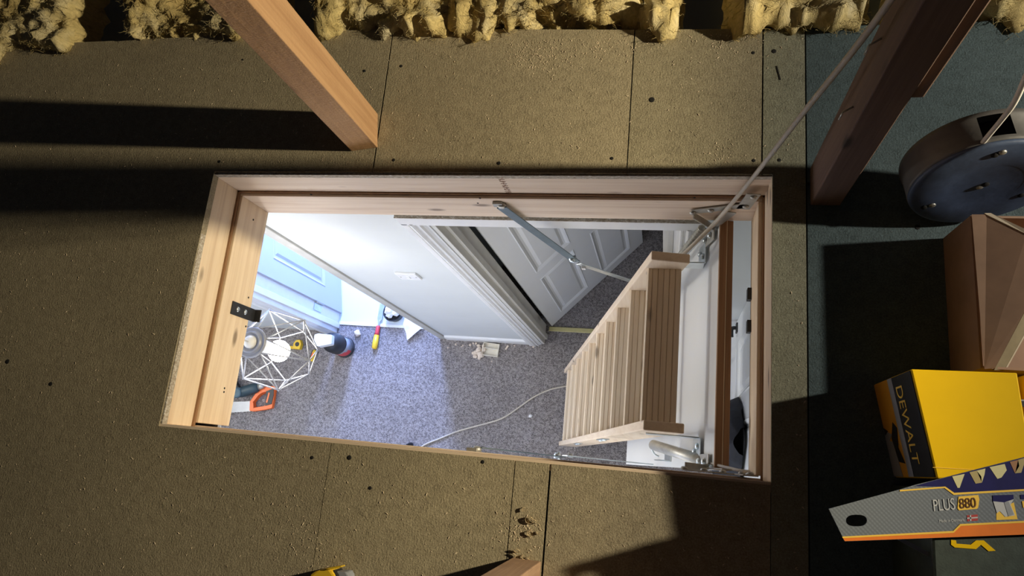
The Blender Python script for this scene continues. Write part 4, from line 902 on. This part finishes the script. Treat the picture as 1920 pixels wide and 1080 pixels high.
line_text('Made in Denmark', (1761, 979.5), (1809, 977.0), 5.5, 'lightprint', 'small_lettering', 0.0008)
prt(((1813, 966), (1833, 964.5), (1833.5, 976), (1813.5, 977.5)), 'redprint', 'printed_flag', 1)
prt(((1818, 965.8), (1820.5, 965.6), (1821, 976.8), (1818.5, 977)), 'lightprint', 'printed_flag', 2); prt(((1813, 970.5), (1833, 969), (1833, 971.5), (1813, 973)), 'lightprint', 'printed_flag', 2)

# yellow and black tool at the bottom edge
p = at(618, 1085, 0.02); yt = thing('yellow_power_tool', 'yellow and black power tool peeping in at the bottom edge', 'power tool', (p.x, p.y, 0))
def b2(x, y, z): return at(500 + x / 9.6, 1020 + y / 9.6, z).xy
MB().plate([[b2(*q, 0.045) for q in ((770, 560), (850, 500), (950, 465), (1110, 440), (1170, 490), (1230, 580), (1230, 800), (700, 800))]], 0.002, 0.045).build('housing', M['yellowp'], yt, 0.008)
MB().plate([[b2(*q, 0.050) for q in ((1040, 462), (1110, 430), (1340, 388), (1360, 405), (1340, 420), (1130, 462))]], 0.034, 0.050).build('yellow_lip', M['yellowp'], yt, 0.002)
MB().plate([[b2(*q, 0.040) for q in ((1150, 470), (1215, 480), (1270, 560), (1300, 800), (1150, 800))]], 0.001, 0.040).build('black_collar', M['black'], yt, 0.003)
MB().plate([[b2(*q, 0.032) for q in ((1240, 492), (1430, 500), (1475, 580), (1475, 800), (1290, 800))]], 0.001, 0.032).build('grey_nose', M['greyprint'], yt, 0.003)
# curled wood shavings by the near post
def curl(px, py, r, turns, tilt, seed, label):
    c = at(px, py, 0); rr = random.Random(seed); n2 = 22; h0 = 0.004; vs_ = []; rot = rr.uniform(0, 6)
    for k in range(n2 + 1):
        a_ = rot + 2 * PI * turns * k / n2; q = Vector((c.x + r * math.cos(a_), c.y + r * math.sin(a_) * (1 - tilt), 0.0008 + r * tilt * (1 + math.sin(a_)) + 0.0012 * k / n2))
        vs_ += [q, q + Vector((0.0006, 0, h0))]
    mb = MB().add(vs_, [(2 * k, 2 * k + 2, 2 * k + 3, 2 * k + 1) for k in range(n2)], True)
    o = solo(mb, 'wood_shaving', M['shaving'], label, 'shaving', 'curled wood shavings by the near post', None, 0)
    sd_ = o.modifiers.new('thickness', 'SOLIDIFY'); sd_.thickness = 0.0008
curl(993, 975, 0.0085, 1.1, 0.2, 1, 'round curl of wood shaving midway between hatch and near post')
curl(1000, 978, 0.007, 0.5, 0.3, 2, 'half curl of wood shaving hugging the round curl')
curl(995, 1000, 0.007, 0.6, 0.2, 3, 'hooked wood shaving just below the round curl')
curl(984, 956, 0.006, 0.4, 0.1, 4, 'thin wood shaving nearest the hatch between the two joints')
curl(970, 1032, 0.006, 1.1, 0.4, 5, 'ring of wood shaving at the top left corner of the near post')
curl(962, 1041, 0.006, 0.5, 0.2, 6, 'short wood shaving touching the left edge of the near post')
curl(983, 1044, 0.005, 0.5, 0.1, 7, 'flat wood shaving along the far edge of the near post')
curl(993, 1046, 0.004, 0.6, 0.3, 8, 'rightmost wood shaving along the far edge of the near post')
curl(1010, 998, 0.004, 0.4, 0.1, 9, 'wood shaving reaching the dark joint')
